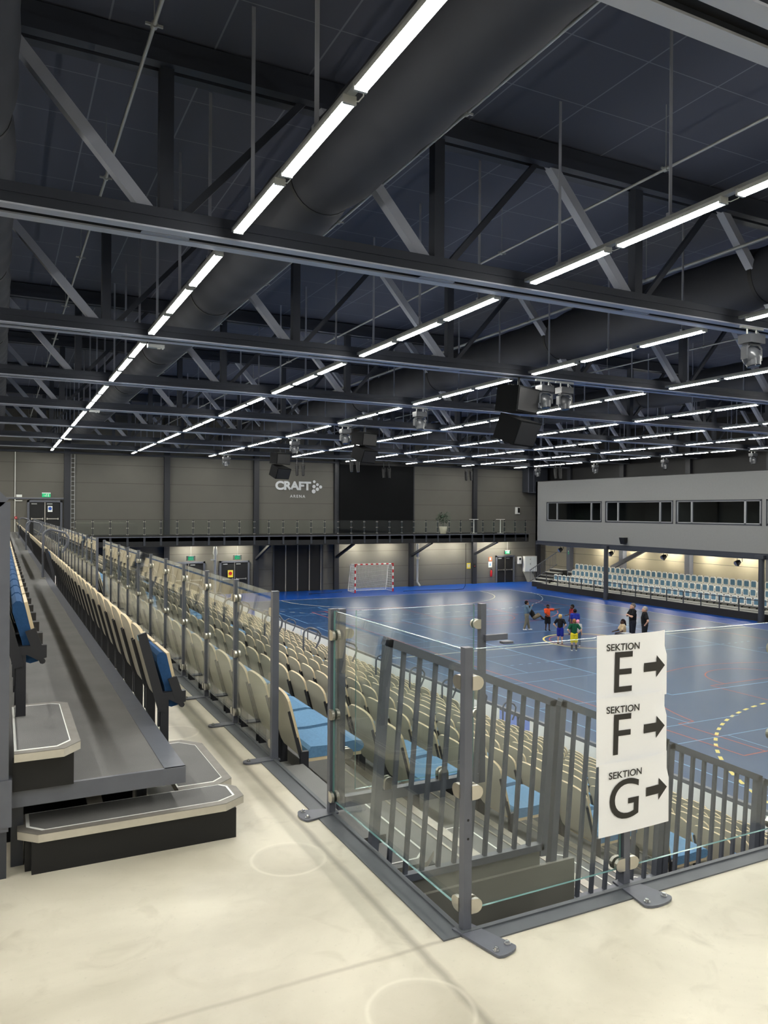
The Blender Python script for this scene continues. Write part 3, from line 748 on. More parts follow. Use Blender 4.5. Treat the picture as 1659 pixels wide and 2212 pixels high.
for (y0, lb) in ((3.60, 'small black step box on the upper stand platform beside the tall post'), (13.95, 'distant small step box on the platform at the second aisle'), (24.2, 'farthest small step box on the platform at the third aisle')):
    t = step('step_box', lb, [(.055, y0), (.25, y0), (.325, y0+.09), (.325, y0+.85), (.27, y0+.90), (.055, y0+.90)], .35, .53,
             [(.055, y0+.04), (.225, y0+.04), (.285, y0+.11), (.285, y0+.83), (.245, y0+.86), (.055, y0+.86)], (.93, .965))
    t['group'] = 'step boxes on the upper stand'
    boxpart(t, 'riser', (.275, y0+.06, .352), (.295, y0+.86, .496), 'black'); boxpart(t, 'side_panel', (.05, y0+.06, .352), (.275, y0+.08, .496), 'black')
# side railing at the left picture edge
t = thing('side_railing', 'tall steel side-rail post at the left edge of the upper stand', 'railing', (.012, 3.645, 0))
k = MB(); k.box((-.0225, -.0225, .20), (.0225, .0225, 1.60)); k.build('post', 'steel', t)
k = MB(); k.bar((.0, 0, 1.595), (-.06, 0, 1.655), .045, .045, (0, 1, 0)); k.bar((-.05, 0, 1.65), (-1.9, 0, 2.42), .045, .045, (0, 1, 0)); k.build('top_rail', 'steel', t)
for q in range(1, 12):
    x = -.15*q; k = MB(); k.bar((x, 0, .60-.42*x), (x, 0, 1.60-.42*x), .024, .024, (0, 1, 0)); k.build('baluster', 'steel', t)
k = MB(); k.bar((-.02, 0, .60), (-1.8, 0, 1.36), .04, .04, (0, 1, 0)); k.build('bottom_rail', 'steel', t)
k = MB(); k.box((-.035, -.03, .22), (.035, .036, .42)); k.build('side_bracket', 'steel', t); k = MB(); k.box((-.016, -.016, 0), (.016, .016, .20)); k.build('foot_tube', 'steel_dark', t)

# ------------------------------------------------------------------ court markings
def strip(k, pts, wdt, z, dash=None, closed=False):
    P = [Vector((x, y, 0)) for x, y in pts]
    if closed: P.append(P[0])
    if dash:
        out = []; on, off = dash; acc = 0
        for i in range(len(P)-1):
            a, b = P[i], P[i+1]; L = (b-a).length; d = (b-a)/L; s0 = 0
            while s0 < L:
                ph = (acc+s0) % (on+off)
                if ph < on:
                    e = min(L, s0+on-ph); out.append((a+d*s0, a+d*e)); s0 = e+1e-6
                else: s0 += on+off-ph+1e-6
            acc += L
    else: out = [(P[i], P[i+1]) for i in range(len(P)-1)]
    for a, b in out:
        if (b-a).length < 1e-4: continue
        d = (b-a).normalized(); n = Vector((-d.y, d.x, 0))*wdt/2; e = d*(0 if dash else wdt*.0)
        q = [a-n, b-n, b+n, a+n]
        k.add([(p.x, p.y, z) for p in q], [(0, 1, 2, 3)])
def arc(cx_, cy_, r, a0, a1, n=40): return [(cx_+r*math.cos(math.radians(a0+(a1-a0)*i/n)), cy_+r*math.sin(math.radians(a0+(a1-a0)*i/n))) for i in range(n+1)]
M['m_cream'] = mat('line_cream', (206, 204, 186), .5); M['m_yellow'] = mat('line_yellow', (226, 206, 110), .5)
M['m_lblue'] = mat('line_light_blue', (120, 170, 215), .5); M['m_red'] = mat('line_red', (176, 72, 60), .5); M['m_white'] = mat('line_white', (196, 206, 214), .5)
Z0 = CZ+.003
NY, FY, CX0, CX1, CXM = 6.3, 45.5, 12.9, 32.9, 22.95
CYM = (NY+FY)/2
k = MB()
strip(k, [(CX0, NY), (CX1, NY), (CX1, FY), (CX0, FY)], .06, Z0, None, True); strip(k, [(CX0, CYM), (CX1, CYM)], .09, Z0)
strip(k, arc(21.5, FY, 5.9, 180, 270)+arc(24.4, FY, 5.9, 270, 360), .06, Z0); strip(k, arc(21.5, NY, 5.9, 180, 90)+arc(24.4, NY, 5.9, 90, 0), .06, Z0)
struct(k.build('court_markings_cream', 'm_cream'))
k = MB(); strip(k, arc(21.5, FY, 9.0, 192, 270)+arc(24.4, FY, 9.0, 270, 348), .06, Z0, (.32, .32)); struct(k.build('court_markings_white', 'm_white'))
k = MB(); strip(k, arc(21.5, NY, 9.0, 163, 90)+arc(24.4, NY, 9.0, 90, 17), .09, Z0, (.26, .26)); strip(k, arc(CXM, CYM, 1.95, 0, 360, 64), .08, Z0+.003); strip(k, [(12.72, 3), (12.72, 44)], .07, Z0)
struct(k.build('court_markings_yellow', 'm_yellow'))
k = MB()
strip(k, [(15.35, 12.1), (30.5, 12.1), (30.5, 39.6), (15.35, 39.6)], .045, Z0+.001, None, True); strip(k, arc(CXM, CYM, 1.7, 0, 360, 64), .045, Z0+.001)
for yb, sg in ((12.1, 1), (39.6, -1)):
    strip(k, [(16.1, yb), (16.1, yb+2.6*sg)]+[(CXM+6.4*math.cos(t), yb+1.5*sg+sg*6.4*math.sin(t)) for t in [PI-.17-(PI-.34)*i/40 for i in range(41)]]+[(29.8, yb+2.6*sg), (29.8, yb)], .045, Z0+.001)
    strip(k, [(20.6, yb), (20.6, yb+5.4*sg), (25.3, yb+5.4*sg), (25.3, yb)], .045, Z0+.001); strip(k, [(CXM+1.7*math.cos(t), yb+5.4*sg+sg*1.7*math.sin(t)) for t in [PI*i/24 for i in range(25)]], .045, Z0+.001)
struct(k.build('court_markings_red', 'm_red'))
k = MB()
strip(k, [(18.45, 17.1), (27.5, 17.1), (27.5, 34.9), (18.45, 34.9)], .05, Z0+.002, None, True)
for yy in (22.9, 28.9): strip(k, [(18.45, yy), (27.5, yy)], .05, Z0+.002); strip(k, [(16.6, yy), (18.4, yy)], .05, Z0+.002, (.16, .24)); strip(k, [(27.6, yy), (29.4, yy)], .05, Z0+.002, (.16, .24))
for yc in (10.5, 17.5, 24.5, 31.5, 38.5):
    strip(k, [(13.6, yc-2.9), (13.6, yc+2.9)], .035, Z0+.002)
    for xx in (16.4,): strip(k, [(xx, yc-2.9), (xx, yc+2.9)], .03, Z0+.002)
    for dy_ in (-2.9, -.0, 2.9): strip(k, [(13.6, yc+dy_), (18.3, yc+dy_)], .03, Z0+.002)
    strip(k, [(28.2, yc-2.9), (32.4, yc-2.9)], .03, Z0+.002)
struct(k.build('court_markings_blue', 'm_lblue'))

# ------------------------------------------------------------------ handball goal
t = thing('handball_goal', 'red and white striped handball goal with white net', 'goal', (21.65, 47.75, CZ))
def striped(a, b, n, name):
    a, b = Vector(a), Vector(b); k = MB()
    for i in range(n): k.bar(a+(b-a)*i/n, a+(b-a)*(i+1)/n, .08, .08, (0, 1, 0), i % 2)
    return k.build(name, ['red_paint', 'white_paint'], t)
GW, GH = 2.9, 1.98
striped((0, 0, 0), (0, 0, GH), 9, 'goal_post'); striped((GW, 0, 0), (GW, 0, GH), 9, 'goal_post'); striped((-.04, 0, GH-.04), (GW+.04, 0, GH-.04), 15, 'crossbar')
k = MB()
for x in (-.02, GW+.02):
    k.tube([(x, .0, GH-.05), (x, .75, GH-.10), (x, 1.15, .04), (x, 0, .03)], .022, 6)
k.tube([(-.02, 1.15, .04), (GW+.02, 1.15, .04)], .022, 6); k.build('net_frame', 'white_paint', t)
k = MB(); NX, NZ = 26, 22
def np_(i, j):
    u, v = i/NX, j/NZ; z = (GH-.08)*(1-v)+.03; d = .75+.38*v-.12*math.sin(PI*v)-.08*math.sin(PI*u)*math.sin(PI*v)
    return (GW*u, d, z)
for i in range(NX+1): k.tube([np_(i, j) for j in range(0, NZ+1, 2)], .007, 4, 0, False)
for j in range(NZ+1): k.tube([np_(i, j) for i in range(0, NX+1, 2)], .007, 4, 0, False)
for x in (0, GW):
    for j in range(0, NZ+1, 2): k.tube([(x, 0, np_(0, j)[2]), (x,)+np_(0, j)[1:]], .006, 4, 0, False)
    for q in range(1, 8): k.tube([(x, q*.13, GH-.1), (x, q*.13, .04)], .006, 4, 0, False)
o = k.build('net', 'white_paint', t); o['kind'] = 'stuff'

# ------------------------------------------------------------------ balcony railing, plant, far wall
t = thing('balcony_railing', 'glass balcony railing across the far wall', 'railing', (0, 46.95, 0))
xs = [3.75+.957*i for i in range(34)]
k = MB(); k.box((-.022, -.02, -.35), (.022, .02, .98)); bp_me = k.mesh('post', 'column'); k = MB(); k.box((-.06, -.08, -.55), (.06, .03, -.06)); bb_me = k.mesh('bracket', 'steel_dark')
k = MB(); k.box((.02, -.02, -.022), (.06, .02, .022))
bc_me = k.mesh('clamp', 'satin')
for i, x in enumerate(xs):
    p = link_mesh('post', bp_me, t, (x, 0, 0)); link_mesh('bracket', bb_me, p)
    for z in (.12, .5, .88): link_mesh('clamp', bc_me, p, (0, 0, z)); link_mesh('clamp', bc_me, p, (0, 0, z), PI)
    if i < len(xs)-1: pane('glass_pane', t, (x+.04, 0), (xs[i+1]-.04, 0), .06, .97)
t = thing('potted_plant', 'leafy green plant in a cream pot on the balcony', 'plant', (28.7, 47.9, 0))
k = MB(); k.tube([(0, 0, 0), (0, 0, .03), (0, 0, .5), (0, 0, .52)], [.2, .22, .30, .29], 16); k.build('pot', 'pot', t)
k = MB(); k.tube([(0, 0, .5), (.03, .02, .8), (-.02, 0, 1.2)], .025, 6)
for a in range(6): k.tube([(0, 0, .75+.06*a), (.25*math.cos(a*1.1), .25*math.sin(a*1.1), 1.0+.09*a)], .012, 5)
k.build('stem', 'leaf', t)
k = MB(); rnd = random.Random(3)
for q in range(230):
    th = rnd.uniform(0, 2*PI); ph = rnd.uniform(-.6, 1.2); r = rnd.uniform(.2, .55)
    c = Vector((r*math.cos(th)*math.cos(ph), r*math.sin(th)*math.cos(ph), 1.05+r*math.sin(ph)*1.05))
    d = Vector((math.cos(th)*rnd.uniform(.5, 1), math.sin(th)*rnd.uniform(.5, 1), rnd.uniform(-.5, .6))).normalized(); s_ = d.cross(Vector((0, 0, 1))).normalized()*rnd.uniform(.03, .05); L = rnd.uniform(.14, .24)
    k.add([c, c+d*L*.5+s_, c+d*L, c+d*L*.5-s_, c+d*L*.5+Vector((0, 0, .012))], [(0, 1, 4), (1, 2, 4), (2, 3, 4), (3, 0, 4)])
k.build('foliage', 'leaf', t)
for (tx, lb) in ((31.6, 'small standing table with a white leg on the balcony, nearer the plant'), (34.0, 'small standing table with a white leg on the balcony, beside the boxes')):
    t = thing('bar_table', lb, 'table', (tx, 48.3, 0)); k = MB(); k.tube([(0, 0, 1.02), (0, 0, 1.05)], .34, 20); k.build('table_top', 'white_paint', t)
    k = MB(); k.tube([(0, 0, .02), (0, 0, 1.02)], .035, 10); k.build('leg', 'white_paint', t); k = MB(); k.tube([(0, 0, 0), (0, 0, .02)], .25, 20); k.build('foot_plate', 'white_paint', t)
# black screen cloth on the far wall
t = thing('wall_screen', 'large matte black screen panel on the far wall right of the logo', 'screen', (21.5, YW-.36, .0))
k = MB(); k.box((.0, 0, .03), (5.95, .06, 4.92)); k.build('cloth', 'blackrub', t)
k = MB(); k.box((0, -.04, 4.92), (5.98, .1, 5.05)); k.build('roller_case', 'black', t); k = MB(); k.box((0, -.02, 0), (5.98, .08, .04)); k.build('bottom_bar', 'black', t)
# wall lettering
t = thing('wall_sign', 'silver CRAFT ARENA lettering with dots on the grey far wall', 'sign', (0, YW-.06, 0))
yl = 0
fit_text('lettering', 'CRAFT', 'logo', (16.82, yl, 3.02), (1, 0, 0), (0, 0, 1), 2.62, .62, t, .045, sp=.97)
fit_text('lettering', 'ARENA', 'logo', (17.88, yl, 2.50), (1, 0, 0), (0, 0, 1), 1.12, .20, t, .018, sp=1.35)
k = MB()
for (dx_, dz_, r_) in ((.12, .62, .10), (.10, .28, .125), (.08, -.06, .145), (.36, .42, .105), (.36, .10, .125), (.60, .26, .115)):
    cxx, czz = 19.55+dx_, 3.02+dz_; n = 20
    k.add([(cxx, yl, czz)]+[(cxx+r_*math.cos(2*PI*j/n), yl, czz+r_*math.sin(2*PI*j/n)) for j in range(n)], [(0, 1+j, 1+(j+1) % n) for j in range(n)])
k.build('dots', 'logo', t)

def exit_sign(x, y, z, label, wdt=.34, hung=0):
    t = thing('exit_sign', label, 'sign', (x, y, z), 0, 'green exit signs')
    k = MB(); k.box((-wdt/2, -.06, -.11), (wdt/2, 0, .11)); k.build('sign_face', 'green_sign', t)
    k = MB(); k.sphere((.01, -.063, .06), .022, 6, 0, (1, .2, 1)); k.bar((0, -.064, .04), (-.03, -.064, -.02), .03, .006, (0, 1, 0)); k.bar((-.03, -.064, -.02), (.03, -.064, -.08), .02, .006, (0, 1, 0)); k.bar((-.03, -.064, -.02), (-.08, -.064, -.07), .02, .006, (0, 1, 0)); k.bar((0, -.064, .03), (.06, -.064, 0), .018, .006, (0, 1, 0)); k.box((.09, -.066, -.08), (.14, -.06, .08)); k.box((-.14, -.066, -.01), (-.08, -.06, .01)); k.build('pictogram', 'sign_white', t)
    k = MB(); k.box((-wdt/2-.01, -.07, .11), (wdt/2+.01, .01, .16)); k.build('housing', 'sign_white', t)
    if hung:
        k = MB(); k.box((-wdt/2-.12, -.04, -.14), (wdt/2+.12, -.03, .16)); k.build('panel', 'winglass', t)
        k = MB(); k.tube([(0, -.03, .16), (0, -.03, .16+hung)], .012, 6); k.build('drop_rod', 'galv', t)
exit_sign(2.42, YW-.02, 2.42, 'green exit sign above the concourse door in the far wall', .46)
exit_sign(10.9, 49.6, -1.52, 'green exit sign hanging over the left double doors under the balcony', .34, .6)
exit_sign(13.95, 49.6, -1.52, 'green exit sign hanging over the doors beside the grey duct pipe', .34, .6)
exit_sign(36.0, 50.2, -1.6, 'green exit sign hanging over the right double doors', .40, .9)
exit_sign(39.8, 47.2, -1.55, 'green exit sign on the right wall by the stand stairs', .3)
def double_door(n, x0, x1, z0, z1, label, sign=None):
    y = YW-.07; d = thing('door_%d' % n, label, 'door', (x0, y, z0)); d['kind'] = 'structure'; W, H = x1-x0, z1-z0
    k = MB(); k.box((-.12, -.05, 0), (0, .06, H+.12)); k.box((W, -.05, 0), (W+.12, .06, H+.12)); k.box((-.12, -.05, H), (W+.12, .06, H+.12)); k.build('frame', 'steel', d)
    for q in range(2):
        a, b = W*q/2+.008, W*(q+1)/2-.008
        k = MB(); k.box((a, 0, .01), (b, .05, H-.01)); lf = k.build('leaf', 'black', d)
        k = MB(); k.box((a+.08, -.06, .98), (b-.08, -.03, 1.03)); k.box((a+.09, -.05, .95), (a+.14, 0, 1.06)); k.box((b-.14, -.05, .95), (b-.09, 0, 1.06)); k.build('push_bar', 'satin', lf)
        k = MB(); k.box((a+.1, -.05, H-.13), (a+.4, -.0, H-.07)); k.build('door_closer', 'galv', lf)
    k = MB(); k.box((W/2-.02, -.012, 0), (W/2+.02, .0, H)); k.build('astragal', 'satin', d)
    return d
d1 = double_door(1, 1.5, 3.2, .0, 2.0, 'black double door with a blue notice at the end of the concourse')
k = MB(); k.box((1.0, -.075, 1.42), (1.26, -.07, 1.78)); nt_ = k.build('notice', 'sign_white', d1); k = MB(); k.tube([(1.13, -.08, 1.62), (1.13, -.074, 1.62)], .1, 16); k.build('notice_symbol', 'blue_sign', nt_)
double_door(2, 10.0, 11.9, CZ, -1.9, 'black double doors under the balcony behind the seats'); d3 = double_door(3, 13.1, 14.9, CZ, -1.9, 'black double doors with a yellow notice under the balcony')
k = MB(); k.box((.42, -.075, 1.12), (.78, -.07, 1.6)); nt_ = k.build('notice', 'yellow', d3); k = MB(); k.tube([(.6, -.08, 1.38), (.6, -.074, 1.38)], .12, 16); k.build('notice_symbol', 'red_paint', nt_)
double_door(4, 35.2, 36.75, CZ, -1.98, 'black double doors right of the fire extinguisher')
# folding hall door
t = thing('door_5', 'tall black folding hall door under the balcony', 'door', (16.75, YW-.1, CZ)); t['kind'] = 'structure'
for q in range(4):
    k = MB(); k.box((q*.87, 0, .02), (q*.87+.84, .06, 3.35)); lf = k.build('leaf', 'black', t)
    k = MB(); k.box((q*.87+.80, -.03, .02), (q*.87+.86, .02, 3.35)); k.build('edge_strip', 'alu', lf)
k = MB(); k.box((-.1, -.05, 0), (0, .1, 3.45)); k.box((3.48, -.05, 0), (3.6, .1, 3.45)); k.box((-.1, -.05, 3.35), (3.6, .1, 3.45)); k.build('frame', 'steel_dark', t)
# small fittings on the far wall
def fit(name, label, cat, a, b, m_, extra=()):
    t = thing(name, label, cat, a); k = MB(); k.box((0, 0, 0), (b[0]-a[0], b[1]-a[1], b[2]-a[2])); k.build('body', m_, t)
    for (nm, p, q, mm) in extra: k = MB(); k.box(p, q); k.build(nm, mm, t)
    return t
t = thing('cable_ladder', 'vertical cable ladder on the far wall beside the concourse column', 'cable ladder', (3.9, YW-.12, .0))
k = MB(); k.box((-.12, 0, 0), (-.09, .06, 4.95)); k.box((.09, 0, 0), (.12, .06, 4.95)); k.build('side_rails', 'galv', t); k = MB()
for q in range(17): k.box((-.09, .01, .2+q*.28), (.09, .05, .24+q*.28))
k.build('rungs', 'galv', t)
t = thing('wall_pipe', 'thin white pipe running up the far wall left of the concourse door', 'pipe', (.72, YW-.05, -.0)); k = MB(); k.tube([(0, 0, 0), (0, 0, 2.1), (0, 0, 2.15), (0, 0, 4.98)], .025, 8); k.build('pipe', 'white_paint', t); k = MB(); k.box((.0, -.02, 2.05), (.4, .02, 2.1)); k.build('branch', 'white_paint', t)
t = thing('wall_pipe', 'horizontal grey cable duct above the concourse door', 'pipe', (-2, YW-.08, 2.18)); k = MB(); k.box((0, 0, 0), (5.4, .06, .09)); k.build('cover', 'steel', t); k = MB(); k.box((0, -.005, .09), (5.4, .07, .1)); k.build('lid', 'galv', t)
fit('alarm_box', 'small white box on the cable duct left of the exit sign', 'box', (.78, YW-.12, 2.29), (1.1, YW-.02, 2.44), 'white_paint', (('lid', (.02, -.01, .02), (.30, 0, .13), 'sign_white'),))
fit('alarm_button', 'small red alarm button on the white pipe', 'alarm', (.70, YW-.12, 1.0), (.84, YW-.06, 1.14), 'red_paint', (('button', (.05, -.015, .05), (.09, 0, .09), 'sign_white'),))
t = thing('vent_pipe', 'shiny grey duct pipe on the wall between the double doors', 'pipe', (12.6, 50.1, CZ)); k = MB(); k.tube([(0, 0, .0), (0, 0, 2.6), (0, 0, 2.75), (0, 0, 3.2)], [.09, .09, .16, .12], 12); k.build('pipe', 'galv', t); k = MB(); k.box((-.3, -.1, 2.3), (.0, .02, 2.38)); k.build('bracket', 'galv', t)
t = thing('vent_pipe', 'grey drain pipe with elbow at the wall right of the goal', 'pipe', (27.75, 50.0, CZ)); k = MB(); k.tube([(.15, -.15, .05), (.1, -.1, .15), (0, 0, .35), (0, 0, 2.3), (0, 0, 2.4), (0, 0, 3.2)], [.08, .08, .08, .08, .13, .1], 12); k.build('pipe', 'galv', t); k = MB(); k.tube([(0, 0, 2.05), (0, 0, 2.2)], .15, 12); k.build('collar', 'satin', t)
fit('yellow_notice', 'yellow notice plate on the wall beside the column', 'sign', (32.4, YW-.03, -2.82), (32.75, YW-.01, -2.38), 'yellow', (('text_block', (.06, -.004, .1), (.29, 0, .34), 'm_cream'),))
fit('switch_box', 'small black switch box next to the yellow plate', 'switch', (32.86, YW-.30, -2.75), (33.05, YW-.22, -2.4), 'black', (('button', (.06, -.02, .1), (.12, 0, .16), 'red_paint'),))
fit('fire_notice', 'orange fire notice on the wall above the extinguisher', 'sign', (34.45, YW-.03, -2.28), (34.75, YW-.01, -1.95), 'orange_sign', (('pictogram', (.08, -.004, .08), (.2, 0, .26), 'sign_white'),))
fit('wall_notice', 'white information sheet on the wall below the orange notice', 'sign', (34.42, YW-.03, -2.78), (34.76, YW-.01, -2.33), 'sign_white', (('text_block', (.1, -.004, .12), (.22, 0, .34), 'm_lblue'),))
t = thing('fire_extinguisher', 'red fire extinguisher hanging on the far wall', 'fire extinguisher', (34.62, YW-.13, -3.5)); k = MB(); k.tube([(0, 0, 0), (0, 0, .03), (0, 0, .42), (0, 0, .5), (0, 0, .53)], [.07, .085, .085, .05, .03], 12); k.build('cylinder', 'extred', t); k = MB(); k.box((-.02, -.09, .53), (.02, .03, .58)); k.build('valve', 'black', t); k = MB(); k.tube([(0, -.04, .54), (.1, -.05, .4), (.1, -.03, .1)], .012, 6); k.build('hose', 'black', t)
fit('electric_cabinet', 'large white cabinet on the wall above the leaning board', 'cabinet', (37.75, YW-.30, -3.2), (38.95, YW-.02, -1.95), 'white_paint', (('door', (.04, -.02, .04), (.58, 0, 1.21), 'sign_white'), ('door', (.62, -.02, .04), (1.16, 0, 1.21), 'sign_white'), ('lock', (.5, -.03, .55), (.56, -.02, .7), 'galv'), ('lock', (.5, -.03, .95), (.56, -.02, 1.05), 'galv')))
fit('meter_box', 'white wall box with a small screen left of the cabinet', 'box', (37.2, YW-.2, -2.55), (37.5, YW-.02, -1.98), 'white_paint', (('screen', (.06, -.01, .3), (.24, 0, .48), 'lens'),))
fit('speaker_phone', 'white wall device high on the far wall near the boxes', 'box', (36.95, YW-.2, 1.45), (37.3, YW-.02, 2.0), 'white_paint', (('screen', (.14, -.02, .1), (.33, 0, .5), 'black'),))
t = thing('leaning_board', 'grey board leaning against the wall under the white cabinet', 'board', (37.65, 50.0, CZ)); k = MB(); k.prism([(0.2, 0, .0), (1.1, 0, .0), (.85, .3, .85), (.0, .3, .85)], (0, .03, .01)); k.build('panel', 'galv', t)
t = thing('power_cable', 'black cable hanging from the balcony and lying along the floor', 'cable', (30.2, 47.2, CZ))
k = MB(); k.tube([(0, 0, 3.3), (.02, 0, 1.6), (-.02, 0, .25), (-.25, -.1, .02), (-1.0, -.3, .015), (-2.5, .1, .015), (-4.5, .35, .015), (-5.0, .2, .015)], .018, 6); k.build('hanging_run', 'black', t)
t = thing('power_cable', 'black cable lying on the floor left of the goal', 'cable', (18.5, 48.4, CZ)); k = MB(); k.tube([(0, -.1, .015), (.7, .1, .015), (1.5, .0, .015), (2.6, .3, .015)], .018, 6); k.build('run', 'black', t)
t = thing('steel_shaft', 'tall dark steel shaft high in the corner above the boxes', 'shaft', (37.6, 49.6, 3.2)); k = MB(); k.box((0, 0, 0), (1.9, .8, 4.2)); k.build('body', 'steel_dark', t); k = MB(); k.box((-.05, -.05, -.05), (1.95, .02, 0)); k.box((-.02, -.03, 0), (.04, .02, 4.2)); k.box((.5, -.03, 0), (.56, .02, 4.2)); k.build('frame', 'steel', t)
# wash lamps below balcony
k = MB(); k.box((-.6, -.045, 0), (.6, .045, .06)); wl_b = k.mesh('housing', 'lampbody'); k = MB(); k.box((-.57, -.038, -.02), (.57, .038, 0)); wl_d = k.mesh('diffuser', 'wash')
for i, x in enumerate((11.0, 14.0, 22.8, 25.4, 29.2, 31.2, 34.0, 35.4)):
    t = thing('wall_lamp', 'linear lamp under the balcony washing the far wall, %s from the doors' % ORD[i], 'lamp', (x, 49.6, -.62), 0, 'wall lamps under the balcony')
    link_mesh('housing', wl_b, t); link_mesh('diffuser', wl_d, t)

# ------------------------------------------------------------------ glazed boxes over the far stand
BX = 34.9; BY0, BY1 = 2.0, 45.15
bz0, wz0, wz1, bz1 = -.45, .98, 2.34, 3.83
wins = [(38.28, 43.9), (32.36, 37.95), (26.55, 32.16), (20.7, 26.3), (14.9, 20.5), (9.1, 14.7)]
k = MB(); k.box((BX, BY0, bz0), (BX+.2, BY1, wz0)); k.box((BX, BY0, wz1), (BX+.2, BY1, bz1))
prev = BY0
for a, b in sorted(wins): k.box((BX, prev, wz0), (BX+.2, a, wz1)); prev = b
k.box((BX, prev, wz0), (BX+.2, BY1, wz1)); k.box((BX, BY1-.2, bz0), (XR-.2, BY1, bz1)); struct(k.build('wall_boxes', 'boxface'))
sbox('ceiling_boxes', (BX+.2, BY0, 2.6), (XR-.2, BY1-.2, 2.7), 'room'); sbox('roof_boxes', (BX, BY0, bz1-.02), (XR-.15, BY1, bz1+.02), 'black')
sbox('floor_boxes', (BX+.2, BY0, .1), (XR-.2, BY1-.2, .2), 'room'); sbox('wall_back', (38.4, BY0, .2), (38.5, BY1-.2, 2.6), 'room')
k = MB(); k.box((BX+.02, BY0, bz0-.28), (BX+.25, BY1, bz0)); k.box((BX+.25, BY0, -.62), (XR-.2, BY1, -.45)); struct(k.build('slab_boxes', 'trussd'))
for i, (a, b) in enumerate(wins):
    sbox('partition', (BX+.25, a-.25, .2), (38.4, a-.1, 2.6), 'room')
    t = thing('window_%d' % (i+1), 'long dark window, %s from the far end of the box front' % ORD[i], 'window', (BX-.02, a, wz0)); t['kind'] = 'structure'
    W, H = b-a, wz1-wz0; k = MB()
    k.box((0, 0, 0), (.16, W, .06)); k.box((0, 0, H-.06), (.16, W, H)); k.box((0, 0, 0), (.16, .06, H)); k.box((0, W-.06, 0), (.16, W, H)); k.build('frame', 'steel_dark', t)
    k = MB(); k.box((.03, .06, .06), (.13, W-.06, .11)); k.box((.03, .06, H-.1), (.13, W-.06, H-.06))
    for yy in (.08, W*.18, W*.80, W-.08): k.box((.03, yy-.06, .06), (.13, yy+.06, H-.06))
    k.build('sash', 'winframe', t)
    for (p, q) in ((.1, W*.18), (W*.18, W*.80), (W*.80, W-.1)):
        k = MB(); k.box((.07, p, .08), (.085, q, H-.08)); k.build('glass_pane', 'winglass', t)
    t2 = thing('room_door', 'dark inner door in the box behind the %s window from the far end' % ORD[i], 'door', (38.31, a+W*.20, .2)); k = MB(); k.box((0, 0, 0), (.05, .95, 1.95)); k.build('leaf', 'blackrub', t2); k = MB(); k.box((-.03, .82, .95), (0, .9, 1.0)); k.build('handle', 'galv', t2)
k = MB(); k.tube([(0, 0, -.02), (0, 0, 3.45)], .15, 20); colm = k.mesh('shaft', 'steel_dark'); k = MB(); k.tube([(0, 0, 0), (0, 0, .035)], .21, 20); colb = k.mesh('base_plate', 'steel_dark'); k = MB(); k.box((-.2, -.25, 3.28), (.3, .25, 3.46)); colh = k.mesh('head_plate', 'steel_dark')
for yy, lb in ((37.85, 'far round steel column carrying the glazed boxes'), (26.55, 'near round steel column carrying the glazed boxes at the right edge'), (15.2, 'steel column under the boxes outside the right edge')):
    t = thing('steel_column', lb, 'column', (BX, yy, CZ)); link_mesh('shaft', colm, t); link_mesh('base_plate', colb, t); link_mesh('head_plate', colh, t); t['kind'] = 'structure'
for i, yy in enumerate((10, 14, 18, 22, 25.3, 28.0, 31.3, 34.0, 37.0, 40.2, 43.4)):
    t = thing('wall_lamp', 'linear lamp under the glazed boxes washing the cream wall, %s from the near end' % ORD[i], 'lamp', (39.3, yy, -.70), PI/2, 'wall lamps under the boxes'); link_mesh('housing', wl_b, t); link_mesh('diffuser', wl_d, t)
t = thing('ceiling_pipes', 'bundle of dark pipes under the edge of the boxes', 'pipes', (BX+.5, 0, -.75))
for q in range(4): k = MB(); k.tube([(q*.35, 3, -.05*(q % 2)), (q*.35, 45, -.05*(q % 2))], .03, 6); k.build('pipe', 'galv' if q == 1 else 'steel_dark', t)
k = MB(); k.bar((38.9, 41.6, -2.3), (38.9, 37.6, -.5), .22, .25); struct(k.build('stair_beam', 'steel'))
# flood lamps below the boxes
def flood(loc, label, tilt):
    t = thing('flood_lamp', label, 'lamp', loc, 0, 'flood lamps under the boxes')
    k = MB(); c, s_ = math.cos(tilt), math.sin(tilt); k.tube([(0, 0, 0), (-.10*c, .05, -.10*s_), (-.26*c, .08, -.26*s_)], [.10, .14, .17], 12); k.build('housing', 'black', t)
    k = MB(); k.tube([(-.255*c, .08, -.255*s_), (-.265*c, .08, -.265*s_)], .155, 12); k.build('lens', 'satin', t)
    k = MB(); k.box((-.06, -.17, -.02), (-.03, -.15, .3)); k.box((-.06, .15, -.02), (-.03, .17, .3)); k.box((-.06, -.17, .28), (-.03, .17, .3)); k.build('yoke', 'black', t)
for (x, y, z, lb) in ((36, 43.5, -1.0, 'flood lamp under the boxes near the stand stairs'), (36, 38.4, -1.0, 'dark flood lamp under the boxes beside the far column'),
                      (36, 33.9, -.98, 'bright-faced flood lamp under the middle of the boxes'), (36, 28.7, -1.0, 'bright-faced flood lamp under the boxes left of the near column')): flood((x, y, z), lb, .6)
t = thing('wall_speaker', 'small black speaker on the lower edge of the box front', 'speaker', (34.55, 36.15, -.15)); k = MB(); k.prism([(0, -.2, .2), (.12, -.2, -.2), (.3, -.2, -.12), (.34, -.2, .2)], (0, .4, 0)); k.build('cabinet', 'black', t); k = MB(); k.box((.3, -.05, -.05), (.36, .05, .05)); k.build('bracket', 'steel_dark', t)

